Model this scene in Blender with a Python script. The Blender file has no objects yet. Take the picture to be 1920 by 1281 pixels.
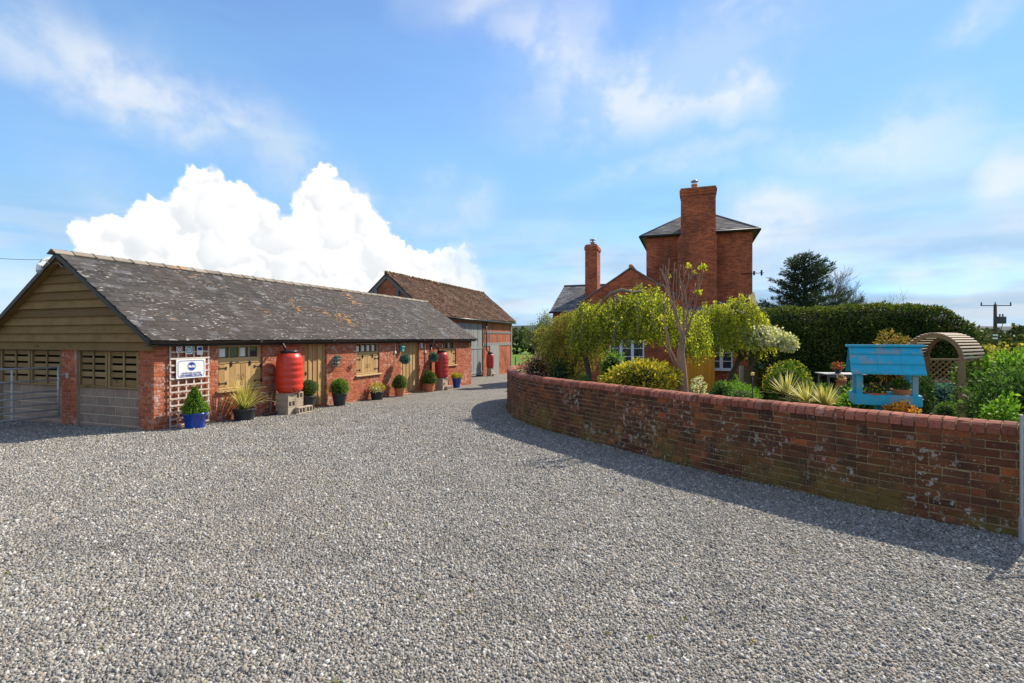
import bpy, math, random
import numpy as np
from mathutils import Vector, Matrix
random.seed(7); RNG = np.random.default_rng(7)
R = math.radians
SC = bpy.context.scene
COL = SC.collection

# ------------------------------------------------------------------ camera
F, Y0, CAMZ = 950.0, 633.5, 2.1           # focal length in px (1920 wide), horizon row, eye height
cam_d = bpy.data.cameras.new('camera'); cam = bpy.data.objects.new('camera', cam_d); COL.objects.link(cam)
cam.location = (0, 0, CAMZ); cam.rotation_euler = (R(90), 0, 0)
cam_d.sensor_width = 36; cam_d.lens = 36 * F / 1920; cam_d.shift_y = -(640.5 - Y0) / 1920
cam_d.clip_start = .05; cam_d.clip_end = 20000
SC.camera = cam
SC.view_settings.view_transform = 'Standard'; SC.view_settings.look = 'None'
SC.view_settings.gamma = 1; SC.view_settings.use_curve_mapping = False
SC.view_settings.exposure = 1.0
SC.cycles.use_denoising = True
SC.cycles.max_bounces = 6; SC.cycles.diffuse_bounces = 3; SC.cycles.glossy_bounces = 3
SC.cycles.transmission_bounces = 4; SC.cycles.transparent_max_bounces = 8
SC.cycles.caustics_reflective = False; SC.cycles.caustics_refractive = False

# ------------------------------------------------------------------ sun and sky
SUN_AZ, SUN_EL = math.atan2(.805, .594), R(42)      # azimuth from +Y towards +X
sd = bpy.data.lights.new('sun', 'SUN'); sun = bpy.data.objects.new('sun', sd); COL.objects.link(sun)
sd.energy = 3.8; sd.angle = R(.55); sd.color = (1, .90, .74)
sdir = Vector((math.sin(SUN_AZ) * math.cos(SUN_EL), math.cos(SUN_AZ) * math.cos(SUN_EL), math.sin(SUN_EL)))
sun.rotation_euler = sdir.to_track_quat('Z', 'Y').to_euler(); sun.location = sdir * 60


class NT:
    def __init__(s, tree): s.t = tree
    def n(s, typ, out=0, props=None, **kw):
        nd = s.t.nodes.new('ShaderNode' + typ)
        for k, v in (props or {}).items(): setattr(nd, k, v)
        for k, v in kw.items():
            key = int(k[1:]) if k[0] == 'i' and k[1:].isdigit() else k.replace('_', ' ')
            sk = nd.inputs[key]
            if isinstance(v, bpy.types.NodeSocket): s.t.links.new(v, sk)
            elif sk.type == 'RGBA' and len(v) == 3: sk.default_value = (*v, 1)
            else: sk.default_value = v
        return nd.outputs[out] if out is not None else nd
    def m(s, op, a, b=0., c=0., clamp=False):
        return s.n('Math', props={'operation': op, 'use_clamp': clamp}, i0=a, i1=b, i2=c)
    def vm(s, op, a, b=(0, 0, 0)): return s.n('VectorMath', props={'operation': op}, i0=a, i1=b)
    def smooth(s, v, a, b): return s.n('MapRange', props={'interpolation_type': 'SMOOTHSTEP'}, i0=v, i1=a, i2=b, i3=0., i4=1.)
    def mix(s, f, a, b, blend='MIX'):
        nd = s.t.nodes.new('ShaderNodeMix'); nd.data_type = 'RGBA'; nd.blend_type = blend; nd.clamp_factor = True
        for i, v in ((0, f), (6, a), (7, b)):
            if isinstance(v, bpy.types.NodeSocket): s.t.links.new(v, nd.inputs[i])
            else: nd.inputs[i].default_value = (*v, 1) if isinstance(v, tuple) and len(v) == 3 else v
        return nd.outputs[2]
    def ramp(s, f, stops, interp='LINEAR'):
        nd = s.t.nodes.new('ShaderNodeValToRGB'); cr = nd.color_ramp; cr.interpolation = interp
        while len(cr.elements) < len(stops): cr.elements.new(.5)
        for e, (p, c) in zip(cr.elements, stops): e.position = p; e.color = (*c, 1)
        s.t.links.new(f, nd.inputs[0]); return nd.outputs[0]
    def noise(s, vec, scale, detail=3., rough=.55, out=0):
        return s.n('TexNoise', out=out, Vector=vec, Scale=scale, Detail=detail, Roughness=rough)
    def scale(s, vec, sc): return s.n('Mapping', Vector=vec, Scale=sc)


def azel(px, py):
    return math.atan((px - 960) / F), math.atan((Y0 - py) / math.hypot(F, px - 960))


def vnoise(x, y, seed, px=0):
    """smooth lattice noise in 0..1; px > 0 makes x wrap after px cells"""
    xi = np.floor(x).astype(np.int64); yi = np.floor(y).astype(np.int64); fx = x - xi; fy = y - yi
    fx = fx * fx * fx * (fx * (fx * 6 - 15) + 10); fy = fy * fy * fy * (fy * (fy * 6 - 15) + 10)
    tab = np.random.default_rng(seed).random(4096).astype(np.float32)
    def h(i, j):
        if px: i = np.mod(i, px)
        return tab[(i * 1619 + j * 31337 + (i * j) * 7 + ((i * 53) ^ (j * 97))) & 4095]
    return (h(xi, yi) * (1 - fx) + h(xi + 1, yi) * fx) * (1 - fy) + (h(xi, yi + 1) * (1 - fx) + h(xi + 1, yi + 1) * fx) * fy
def fbm(x, y, seed, octs=5, gain=.5, px=0):
    o, a, t_ = 0, 1., 0.
    for k in range(octs):
        o = o + a * vnoise(x * 2 ** k + 3.7 * k * (0 if px else 1), y * 2 ** k + 1.3 * k, seed + k, px * 2 ** k); t_ += a; a *= gain
    return o / t_
def gfbm(n, W, el, cx, cy, seed, octs=5, gain=.5):
    """fbm on the (elevation row, azimuth column) grid: cx cells round the horizon, cy cells per radian"""
    o, a, t_ = 0, 1., 0.; q = lambda f: f * f * f * (f * (f * 6 - 15) + 10)
    for k in range(octs):
        C = cx * 2 ** k; x = (np.arange(W) + .5) / W * C; y = (el + .1) * cy * 2 ** k; xi = np.floor(x).astype(int); yi = np.floor(y).astype(int)
        T = np.random.default_rng(seed + k).random((int(yi.max()) + 3, C)).astype(np.float32); fy = q(y - yi)[:, None].astype(np.float32); fx = q(x - xi)[None].astype(np.float32)
        A = T[yi] * (1 - fy) + T[yi + 1] * fy; A = A[:, xi % C] * (1 - fx) + A[:, (xi + 1) % C] * fx; o = o + a * A; t_ += a; a *= gain
    return o / t_
def sst(v, a, b):
    t_ = np.clip((v - a) / (b - a), 0, 1); return t_ * t_ * (3 - 2 * t_)


def cloud_map(W=3072, Hh=1536):
    """equirectangular cloud layer for the whole sky: rgb = cloud light, a = cover"""
    n = Hh // 2 + 24; lon = ((np.arange(W) + .5) / W - .5) * 2 * np.pi; lat = (np.arange(n) - 24 + .5) / (Hh / 2) * np.pi / 2
    LO, EL = np.meshgrid(lon, lat); LO = LO.astype(np.float32); EL = EL.astype(np.float32)
    AZ = np.mod(LO + SUN_NONE + np.pi, 2 * np.pi) - np.pi
    u = (AZ + np.pi) / (2 * np.pi)
    # high thin cloud on a flat layer
    den = np.maximum(np.sin(EL), 0) + .17; X = np.sin(AZ) * np.cos(EL) / den; Y = np.cos(AZ) * np.cos(EL) / den
    X, Y = X[::2, ::2], Y[::2, ::2]
    wx = fbm(X * .9, Y * .9, 5, 2); wy = fbm(X * .9 + 9, Y * .9, 15, 2)
    hi = fbm(X * .8 + wx * 1.2, Y * 1.1 + wy * 1.2, 25, 4, .45); hi = np.repeat(np.repeat(hi, 2, 0), 2, 1)[:n]; hi[1:-1] = (hi[:-2] + 2 * hi[1:-1] + hi[2:]) / 4; hi = (np.roll(hi, 1, 1) + 2 * hi + np.roll(hi, -1, 1)) / 4; wisps = sst(hi, .46, .85) * .38
    # patches seen in the photograph
    w1 = gfbm(n, W, lat, 36, 6., 41, 6, .58) - .5; w2 = gfbm(n, W, lat, 36, 6., 47, 6, .58) - .5
    nb = gfbm(n, W, lat, 44, 8.5, 61, 7, .60); pat = np.zeros_like(AZ)
    for (px, py, wx_, wy_, tilt, a) in [(330, 185, 240, 62, .30, .95), (560, 300, 190, 60, .38, .62), (90, 110, 200, 45, .1, .55), (250, 330, 120, 60, .3, .3),
                                      (1090, 130, 120, 62, .25, .62), (1330, 140, 120, 70, -.12, 1.0), (1200, 180, 220, 62, 0., .8), (1060, 110, 110, 40, .3, .6), (1310, 285, 240, 28, -.18, .34),
                                      (1660, 280, 230, 80, .12, .55), (1450, 425, 110, 60, .05, .95), (1270, 330, 130, 30, -.1, .4), (1560, 230, 170, 30, .1, .3),
                                      (1905, 345, 70, 75, 0., .95), (1860, 525, 130, 48, -.05, 1.0), (1735, 540, 75, 40, 0., .75), (1500, 500, 260, 35, 0., .4),
                                      (825, 375, 85, 55, 0., .5), (930, 10, 110, 24, 0., .55), (1850, 38, 95, 30, -.3, .85), (1420, 8, 120, 18, 0., .4),
                                      (1090, 520, 170, 50, 0., .3), (40, 560, 150, 70, .0, .6), (1000, 440, 120, 40, 0, .2)]:
        a0, e0 = azel(px, py); kx = math.cos(a0) ** 2 / F; ky = math.cos(a0) / F
        da = (AZ - a0) / kx + w1 * 150; de = (EL - e0) / ky + tilt * da + w2 * 110
        pat = np.maximum(pat, a * np.exp(-(np.abs(da) / wx_) ** 2.2 - (np.abs(de) / wy_) ** 2.2))
    pat = np.clip(pat * 1.35, 0, 1) * (.35 + .65 * sst(nb, .36, .62))
    ln = gfbm(n, W, lat, 22, 20, 71, 5, .55)
    low = sst(EL, .30, .03) * (.30 + .70 * sst(ln, .30, .62)); low = np.maximum(low, sst(EL, .12, .0) * .96)
    out = np.maximum(sst(np.abs(AZ), .78, 1.15), sst(EL, .50, .75)); fill_cloud = sst(gfbm(n, W, lat, 16, 4.5, 201, 5, .55), .36, .56) * .95 * out  # broken cloud added outside the view to whiten the fill light
    rest = np.clip(1 - (1 - wisps) * (1 - pat) * (1 - fill_cloud), 0, 1)
    # the big cumulus, and smaller ones all round the horizon
    pts = [(118, 470), (135, 425), (180, 410), (230, 408), (262, 386), (300, 382), (330, 352), (348, 318), (382, 304), (412, 316), (436, 362), (470, 352),
           (505, 366), (528, 398), (546, 398), (556, 352), (580, 330), (612, 318), (650, 344), (690, 356), (716, 390), (732, 436), (775, 458), (806, 480),
           (832, 478), (852, 462), (876, 468), (900, 506), (925, 560), (960, 640)]
    xs = np.array([azel(*p)[0] for p in pts]); ys = np.array([azel(*p)[1] for p in pts])
    b1 = gfbm(n, W, lat, 150, 26, 81, 4, .55) - .5; b2 = gfbm(n, W, lat, 150, 26, 91, 4, .55) - .5
    top = np.interp(AZ + b1 * .030, xs, ys, left=-1, right=-1)
    oth = (gfbm(n, W, lat, 18, 0, 101, 4, .5) - .47) * .9; away = sst(np.abs(AZ - .0), 1.0, 1.3); top = np.maximum(top, np.where(away > 0, oth * away, -1))
    bil = np.abs(gfbm(n, W, lat, 120, 20, 111, 4, .6) - .5) * 2
    hgt = top + b2 * .030 + (.22 - bil) * .025 - EL
    edge = sst(AZ, azel(780, 600)[0], azel(900, 600)[0]) * (np.abs(AZ) < .6); cum = sst(hgt, -.004 - .03 * edge, .018 + .06 * edge) * (1 - .15 * edge)
    cum = np.where(top > -.5, cum, 0)
    sh = gfbm(n, W, lat, 60, 14, 121, 5, .55)
    col = np.empty((n, W, 4), np.float32)
    k1 = sst(gfbm(n, W, lat, 20, 14, 131, 5, .55), .46, .70)[..., None] * .7
    c_rest = np.array((.90, .92, .96)) * (1 - k1) + np.array((.62, .72, .86)) * k1
    kl = sst(gfbm(n, W, lat, 26, 26, 141, 5, .55), .45, .66)[..., None]
    c_low = np.array((.40, .56, .77)) * (1 - kl) + np.array((.62, .70, .82)) * kl
    k2 = (sst(hgt, .006, .06) * np.maximum(sst(sh, .42, .66), .8 * sst(gfbm(n, W, lat, 34, 9, 211, 4, .5), .42, .62)) * .75)[..., None]; k3 = (sst(EL, .20, .06) * .55)[..., None]
    c_cum = np.array((1.03, 1.025, 1.01)) * (1 - k2) + np.array((.74, .77, .83)) * k2
    c_cum = c_cum * (1 - k3) + np.array((.80, .83, .89)) * k3
    # round billows of the big cumulus, each lit from the sun's side
    c0, c1 = np.searchsorted(lon, xs[0] - .05), np.searchsorted(lon, xs[-1] + .05); r1 = np.searchsorted(lat, .42); sl = (slice(0, r1), slice(c0, c1))
    PX = 960 + F * np.tan(AZ[sl]); PY = Y0 - np.tan(EL[sl]) * np.hypot(F, PX - 960); PX = PX + b1[sl] * 62; PY = PY + b2[sl] * 62
    rg = np.random.default_rng(3); hb = np.full(PX.shape, -1e3); shd = np.full(PX.shape, .9)
    tx_, ty_ = [p[0] for p in pts], [p[1] for p in pts]
    for k in range(260):
        x = rg.uniform(125, 890); r = rg.uniform(12, 44) * (1.1 if k < 60 else .7) * (.6 if x > 740 else 1); tp = max(np.interp(x + q_ * r, tx_, ty_) for q_ in (-.75, -.4, 0, .4, .75)); y = tp + r * rg.uniform(.75, 1.1) if k % 2 else rg.uniform(tp + r, max(tp + r + 1, 560))
        dx, dy = (PX - x) / r, (PY - y) / r; q = 1 - dx * dx - dy * dy; nz_ = np.sqrt(np.clip(q, 0, 1)); hh = r * nz_ + .5 * (y - 300) * .35 + rg.uniform(-8, 8)
        lit = .52 * dx - .62 * dy + .55 * nz_; m_ = (q > 0) & (hh > hb); hb = np.where(m_, hh, hb); shd = np.where(m_, lit, shd)
        if k % 2: cum[sl] = np.maximum(cum[sl], sst(q, 0., .34) * (1 - .5 * edge[sl]))
    for _ in range(3): shd[1:-1, 1:-1] = (shd[1:-1, 1:-1] * 2 + shd[:-2, 1:-1] + shd[2:, 1:-1] + shd[1:-1, :-2] + shd[1:-1, 2:]) / 6
    lt = sst(shd, -.35, .75)[..., None]; c_cum[sl] = (np.array((.76, .79, .85)) * (1 - lt) + np.array((1.06, 1.055, 1.04)) * lt) * .62 + c_cum[sl] * .38
    veil = sst(EL, .80, .12) * (.62 + .25 * sst(ln, .3, .7)); c_veil = np.broadcast_to(np.array((.30, .54, .92)), c_rest.shape)
    rgb = c_veil; cov = veil
    for a_, c_ in ((low, c_low), (rest * .74, c_rest), (cum, c_cum)):
        cn = 1 - (1 - cov) * (1 - a_); w = (a_ / np.maximum(cn, 1e-4))[..., None]; rgb = c_ * w + rgb * (1 - w); cov = cn
    col[..., 0] = rgb[..., 0]; col[..., 1] = cov; col[..., 2] = rgb[..., 2] / rgb[..., 0] - .9; col[..., 3] = 1
    full = np.zeros((Hh, W, 4), np.float32); full[Hh - n:] = col; return full


SUN_NONE = 0.
def make_world():
    w = bpy.data.worlds.new('World'); SC.world = w; w.use_nodes = True
    t = NT(w.node_tree); w.node_tree.nodes.clear()
    sky = t.t.nodes.new('ShaderNodeTexSky'); sky.sky_type = 'NISHITA'; sky.sun_disc = False
    sky.sun_elevation = SUN_EL; sky.sun_rotation = SUN_AZ
    sky.air_density = .6; sky.dust_density = 0.; sky.ozone_density = 3.5; sky.altitude = 0
    M = cloud_map(); H_, W_, _ = M.shape
    im = bpy.data.images.new('cloud_layer', W_, H_, alpha=True, float_buffer=True); im.colorspace_settings.name = 'Non-Color'; im.alpha_mode = 'CHANNEL_PACKED'
    im.pixels.foreach_set(M.ravel()); im.update(); im.pack()
    d = t.n('TexCoord', out='Generated')
    # the environment map's centre column looks along -Y: turn it to face +Y
    dv = t.n('VectorRotate', props={'rotation_type': 'Z_AXIS'}, Vector=d, Angle=ENV_TURN)
    env = t.t.nodes.new('ShaderNodeTexEnvironment'); env.image = im; env.projection = 'EQUIRECTANGULAR'; env.interpolation = 'Linear'
    t.t.links.new(dv, env.inputs[0])
    base = t.mix(1., sky.outputs[0], SKY_TINT, 'MULTIPLY')
    ch = t.n('SeparateColor', out=None, i0=env.outputs[0]); br = t.m('MULTIPLY', ch.outputs[0], CLOUD); bl = t.m('ADD', ch.outputs[2], .9)
    cl = t.n('CombineColor', i0=br, i1=t.m('MULTIPLY', br, t.m('ADD', .5, t.m('MULTIPLY', bl, .5))), i2=t.m('MULTIPLY', br, bl))
    bg = t.n('Background', Color=t.mix(ch.outputs[1], base, cl), Strength=SKY_S)
    o = t.t.nodes.new('ShaderNodeOutputWorld'); t.t.links.new(bg, o.inputs[0])


ENV_TURN, CLOUD, SKY_S, SKY_TINT = R(-90), 3.7, .14, (1.0, 1.02, 1.08)
make_world()

# ------------------------------------------------------------------ mesh helpers
_tri = None
def _chamfer_topology():
    idx = {}; vs = []
    for sx in (0, 1):
        for sy in (0, 1):
            for sz in (0, 1):
                for a in range(3): idx[(sx, sy, sz, a)] = len(vs); vs.append(((sx, sy, sz), a))
    fs = []
    for a in range(3):
        o = [i for i in range(3) if i != a]
        for s in (0, 1):
            q = []
            for (p, r) in ((0, 0), (1, 0), (1, 1), (0, 1)):
                c = [0, 0, 0]; c[a] = s; c[o[0]] = p; c[o[1]] = r; q.append(idx[(*c, a)])
            fs.append(q)
    for a in range(3):                      # edges along axis a
        o = [i for i in range(3) if i != a]
        for p in (0, 1):
            for r in (0, 1):
                c0 = [0, 0, 0]; c1 = [0, 0, 0]; c0[o[0]] = c1[o[0]] = p; c0[o[1]] = c1[o[1]] = r; c0[a] = 0; c1[a] = 1
                fs.append([idx[(*c0, o[0])], idx[(*c1, o[0])], idx[(*c1, o[1])], idx[(*c0, o[1])]])
    for sx in (0, 1):
        for sy in (0, 1):
            for sz in (0, 1): fs.append([idx[(sx, sy, sz, a)] for a in range(3)])
    def pos(size, c):
        out = []
        for (s, a) in vs:
            p = []
            for i in range(3):
                v = (s[i] - .5) * size[i]
                if i != a: v -= (1 if s[i] else -1) * min(c, size[i] * .4)
                p.append(v)
            out.append(p)
        return np.array(out)
    P = pos((1, 1, 1), .1); F2 = []
    for f in fs:
        c = P[f].mean(0); n = np.cross(P[f[1]] - P[f[0]], P[f[2]] - P[f[0]])
        F2.append(f if np.dot(n, c) > 0 else f[::-1])
    return pos, F2
CH_POS, CH_F = _chamfer_topology()
BOX_F = [[0, 3, 2, 1], [4, 5, 6, 7], [0, 1, 5, 4], [1, 2, 6, 5], [2, 3, 7, 6], [3, 0, 4, 7]]


class MB:
    def __init__(s): s.v = []; s.f = []; s.r = []; s.sm = []; s.nv = 0
    def add(s, vs, fs, rnd=None, smooth=False):
        vs = np.asarray(vs, float); o = s.nv
        s.v.append(vs); s.nv += len(vs); r = random.random() if rnd is None else rnd
        s.r.append(np.full(len(vs), r)); s.f.extend([[i + o for i in f] for f in fs]); s.sm.extend([smooth] * len(fs)); return s
    def box(s, x0, x1, y0, y1, z0, z1, c=.004, rnd=None, M=None, jit=0.):
        size = (x1 - x0, y1 - y0, z1 - z0); ctr = np.array(((x0 + x1) / 2, (y0 + y1) / 2, (z0 + z1) / 2))
        if c > 0: P = CH_POS(size, c); fs = CH_F
        else:
            P = np.array([(-.5, -.5, -.5), (.5, -.5, -.5), (.5, .5, -.5), (-.5, .5, -.5), (-.5, -.5, .5), (.5, -.5, .5), (.5, .5, .5), (-.5, .5, .5)]) * size; fs = BOX_F
        if jit: P = P + RNG.normal(0, jit, P.shape)
        P = P + ctr
        if M is not None: P = P @ np.array(M.to_3x3()).T + np.array(M.translation)
        return s.add(P, fs, rnd)
    def hexa(s, v8, rnd=None): return s.add(v8, BOX_F, rnd)
    def bar(s, a, b, w, h, rnd=None, c=.003, up=(0, 0, 1)):
        a, b = Vector(a), Vector(b); d = b - a; L = d.length; x = d / L
        u = Vector(up)
        if abs(x.dot(u)) > .98: u = Vector((0, 1, 0))
        y = u.cross(x).normalized(); z = x.cross(y)
        M = Matrix(((x.x, y.x, z.x), (x.y, y.y, z.y), (x.z, y.z, z.z))).to_4x4(); M.translation = (a + b) / 2
        return s.box(-L / 2, L / 2, -w / 2, w / 2, -h / 2, h / 2, c, rnd, M)
    def tube(s, pts, r, seg=8, rnd=None, cap=True):
        pts = [Vector(p) for p in pts]; n = len(pts); rr = r if hasattr(r, '__len__') else [r] * n
        rows = []; ref = None
        for i, p in enumerate(pts):
            d = (pts[min(i + 1, n - 1)] - pts[max(i - 1, 0)]).normalized()
            if ref is None: ref = Vector((0, 0, 1)) if abs(d.z) < .9 else Vector((1, 0, 0))
            a = (ref - d * ref.dot(d)).normalized(); b = d.cross(a); ref = a
            rows += [p + (a * math.cos(k * 2 * math.pi / seg) + b * math.sin(k * 2 * math.pi / seg)) * rr[i] for k in range(seg)]
        fs = [[i * seg + k, i * seg + (k + 1) % seg, (i + 1) * seg + (k + 1) % seg, (i + 1) * seg + k] for i in range(n - 1) for k in range(seg)]
        if cap: fs += [list(range(seg))[::-1], [(n - 1) * seg + k for k in range(seg)]]
        return s.add([tuple(v) for v in rows], fs, rnd, True)
    def lathe(s, prof, ctr=(0, 0, 0), seg=24, rnd=None, M=None):
        rows = []
        for (r, z) in prof: rows += [(r * math.cos(k * 2 * math.pi / seg), r * math.sin(k * 2 * math.pi / seg), z) for k in range(seg)]
        P = np.array(rows)
        if M is not None: P = P @ np.array(M.to_3x3()).T
        n = len(prof)
        fs = [[i * seg + k, i * seg + (k + 1) % seg, (i + 1) * seg + (k + 1) % seg, (i + 1) * seg + k] for i in range(n - 1) for k in range(seg)]
        return s.add(P + np.array(ctr), fs, rnd, True)
    def quad(s, *p, rnd=None): return s.add(p, [list(range(len(p)))], rnd)
    def mesh(s, name='m'):
        me = bpy.data.meshes.new(name); V = np.concatenate(s.v)
        me.from_pydata(V.tolist(), [], s.f)
        at = me.attributes.new('rnd', 'FLOAT', 'POINT'); at.data.foreach_set('value', np.concatenate(s.r).astype(np.float32))
        me.polygons.foreach_set('use_smooth', s.sm)
        boxuv(me)
        return me
    def build(s, name, mat, parent=None, kind=None, world=False):
        return link(name, s.mesh(name), mat, parent, kind, world)


def boxuv(me):
    uv = me.uv_layers.new(name='UVMap'); n = len(me.loops)
    co = np.empty(len(me.vertices) * 3); me.vertices.foreach_get('co', co); co = co.reshape(-1, 3)
    vi = np.empty(n, int); me.loops.foreach_get('vertex_index', vi)
    nor = np.empty(len(me.polygons) * 3); me.polygons.foreach_get('normal', nor); nor = np.abs(nor.reshape(-1, 3))
    tot = np.empty(len(me.polygons), int); me.polygons.foreach_get('loop_total', tot)
    ax = np.repeat(nor.argmax(1), tot); c = co[vi]
    u = np.where(ax == 0, c[:, 1], c[:, 0]); v = np.where(ax == 2, c[:, 1], c[:, 2])
    uv.data.foreach_set('uv', np.stack([u, v], 1).ravel().astype(np.float32))


def link(name, me, mat, parent=None, kind=None, world=False):
    if mat is not None and len(me.materials) == 0: me.materials.append(mat)
    o = bpy.data.objects.new(name, me); COL.objects.link(o)
    if parent is not None:
        o.parent = parent
        if world: o.matrix_parent_inverse = root_matrix(parent).inverted()
    if kind: o['kind'] = kind
    return o


def root_matrix(o):
    m = Matrix.Translation(o.location) @ o.rotation_euler.to_matrix().to_4x4()
    return root_matrix(o.parent) @ m if o.parent else m


def tag(o, label, cat, group=None):
    o['label'] = label; o['category'] = cat
    if group: o['group'] = group
    return o


def thing(name, label, cat, loc=(0, 0, 0), rz=0., group=None):
    o = bpy.data.objects.new(name, None); COL.objects.link(o); o.location = loc; o.rotation_euler = (0, 0, rz)
    o.empty_display_size = .1
    return tag(o, label, cat, group)


def fastmesh(name, V, Q, rnd, mat, parent=None, kind=None, world=False, smooth=False):
    """V (n,3), Q (m,k) constant-size polygons, rnd per vertex"""
    me = bpy.data.meshes.new(name); k = Q.shape[1]
    me.vertices.add(len(V)); me.vertices.foreach_set('co', np.ascontiguousarray(V, dtype=np.float32).ravel())
    me.loops.add(Q.size); me.loops.foreach_set('vertex_index', np.ascontiguousarray(Q, dtype=np.int32).ravel())
    me.polygons.add(len(Q)); me.polygons.foreach_set('loop_start', np.arange(0, Q.size, k, dtype=np.int32))
    me.update(calc_edges=True)
    at = me.attributes.new('rnd', 'FLOAT', 'POINT'); at.data.foreach_set('value', rnd.astype(np.float32))
    if smooth: me.polygons.foreach_set('use_smooth', np.ones(len(Q), bool))
    return link(name, me, mat, parent, kind, world)


# ------------------------------------------------------------------ place helpers (calibrated from the photograph)
def gz(Y): return .312 - .0273 * Y if Y < 60 else -1.33
def GX(px, Y): return (px - 960) / F * Y
def ZZ(py, Y): return CAMZ - (py - Y0) / F * Y
TH = .342
U = Vector((math.sin(TH), math.cos(TH), 0)); E = Vector((math.cos(TH), -math.sin(TH), 0)); V_ = -E
SX, SY = -8.08, 11.43                       # near front corner of the stable
SL, SW = 17.44, 3.04                        # length, half width
def st(px, off=0.):                         # distance along the stable front of a point 'off' metres out from the wall
    k = (px - 960) / F; ox, oy = SX + E.x * off, SY + E.y * off
    return (k * oy - ox) / (U.x - k * U.y)
def sw(t, off=0., z=None):
    p = Vector((SX, SY, 0)) + U * t + E * off; p.z = gz(p.y) if z is None else z; return p
def sz(py, t, off=0.): return ZZ(py, sw(t, off).y)

# ------------------------------------------------------------------ materials
def newmat(name):
    m = bpy.data.materials.new(name); m.use_nodes = True; t = NT(m.node_tree); t.t.nodes.clear(); return m, t
def finish(t, col, rough=.7, bump=None, bstr=.5, bdist=.01, metal=0., spec=.4, extra=None):
    kw = dict(Base_Color=col, Roughness=rough, Metallic=metal); 
    if bump is not None: kw['Normal'] = t.n('Bump', Strength=bstr, Distance=bdist, Height=bump)
    b = t.n('BsdfPrincipled', out=None, **kw); b.inputs['Specular IOR Level'].default_value = spec
    o = t.t.nodes.new('ShaderNodeOutputMaterial'); t.t.links.new(b.outputs[0], o.inputs[0])
def rnd_of(t):
    a = t.n('Attribute', out='Fac', props={'attribute_name': 'rnd'}); o = t.n('ObjectInfo', out='Random')
    return t.m('FRACT', t.m('ADD', a, o))
def wpos(t): return t.n('NewGeometry', out='Position')
def lpos(t): return t.n('TexCoord', out='Object')
def spots(t, vec, scale, lo, hi, mscale=1.2, mlo=.45, mhi=.6):
    v = t.noise(vec, scale, 2., .5); k = t.noise(vec, mscale, 3.)
    return t.m('MULTIPLY', t.smooth(v, lo, hi), t.smooth(k, mlo, mhi))

def m_brickpiece(name, stops, lichen=0., wash=0., moss=0.):
    m, t = newmat(name); r = rnd_of(t); p = wpos(t)
    c = t.ramp(r, stops); n = t.noise(p, 24., 5., .65)
    c = t.mix(t.m('MULTIPLY', t.smooth(n, .35, .75), .5), c, (.07, .035, .025))
    big = t.noise(p, 1.6, 4.)
    if wash:
        w = t.m('MULTIPLY', t.smooth(t.noise(p, 7., 5., .7), .50, .64), t.smooth(t.noise(p, .9, 2.), .5 - wash * .12, .68))
        c = t.mix(t.m('MULTIPLY', w, .8), c, (.52, .46, .42))
    if moss:
        z = t.n('SeparateXYZ', out=2, i0=p)
        g = t.m('MULTIPLY', t.smooth(big, .38, .62), t.smooth(z, .95, .0))
        c = t.mix(t.m('MULTIPLY', g, .75 * moss), c, (.17, .125, .03))
        d = t.smooth(t.noise(p, 2.6, 4.), .45, .7)
        c = t.mix(t.m('MULTIPLY', d, .75), c, (.034, .022, .017))
    if lichen:
        l = spots(t, p, 13., .565, .64, 1.5, .47, .57); l = t.m('MULTIPLY', l, t.smooth(t.noise(p, 55., 3., .6), .36, .56)); l2 = spots(t, p, 38., .655, .70, 1.9, .42, .54)
        c = t.mix(t.m('MULTIPLY', t.m('MAXIMUM', l, t.m('MULTIPLY', l2, .8)), lichen * .8), c, (.44, .42, .37))
    finish(t, c, .88, t.m('ADD', n, t.m('MULTIPLY', t.noise(p, 90., 3.), .4)), .6, .006, spec=.25); return m

def m_bricktex(name, c1, c2, mortar, dark=.5):
    m, t = newmat(name); uv = t.n('TexCoord', out='UV'); p = wpos(t)
    b = t.n('TexBrick', out=None, Vector=uv, Color1=(*c1, 1), Color2=(*c2, 1), Mortar=(*mortar, 1), Scale=1., Mortar_Size=.006, Mortar_Smooth=.2, Bias=-.1, Brick_Width=.225, Row_Height=.075)
    n = t.noise(p, 1.3, 5.); n2 = t.noise(uv, 9., 4., .7)
    c = t.mix(t.m('MULTIPLY', t.smooth(n2, .5, .75), dark), b.outputs[0], (.05, .028, .022))
    c = t.mix(t.m('MULTIPLY', t.smooth(n, .42, .72), .5), c, (.10, .034, .02)); c = t.mix(t.m('MULTIPLY', t.smooth(t.noise(t.scale(p, (1., 1., .35)), .8, 4.), .5, .75), .55), c, (.06, .034, .026))
    h = t.m('ADD', t.m('MULTIPLY', t.m('SUBTRACT', 1., b.outputs[1]), 1.), t.m('MULTIPLY', t.noise(uv, 40., 3.), .4))
    finish(t, c, .9, h, .7, .012, spec=.2); return m

def m_plain(name, col, rough=.6, var=.25, nscale=8., bstr=.25, bdist=.005, metal=0., spec=.4, dirt=None, dirt_amt=.4):
    m, t = newmat(name); p = lpos(t); r = rnd_of(t); n = t.noise(p, nscale, 4.)
    v = t.m('ADD', 1. - var / 2, t.m('MULTIPLY', t.m('ADD', t.m('MULTIPLY', n, .7), t.m('MULTIPLY', r, .3)), var))
    c = t.mix(1., col, t.n('CombineColor', i0=v, i1=v, i2=v), 'MULTIPLY')
    if dirt: c = t.mix(t.m('MULTIPLY', t.smooth(t.noise(wpos(t), 3.3, 5., .65), .45, .72), dirt_amt), c, dirt)
    finish(t, c, rough, n, bstr, bdist, metal, spec); return m

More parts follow.
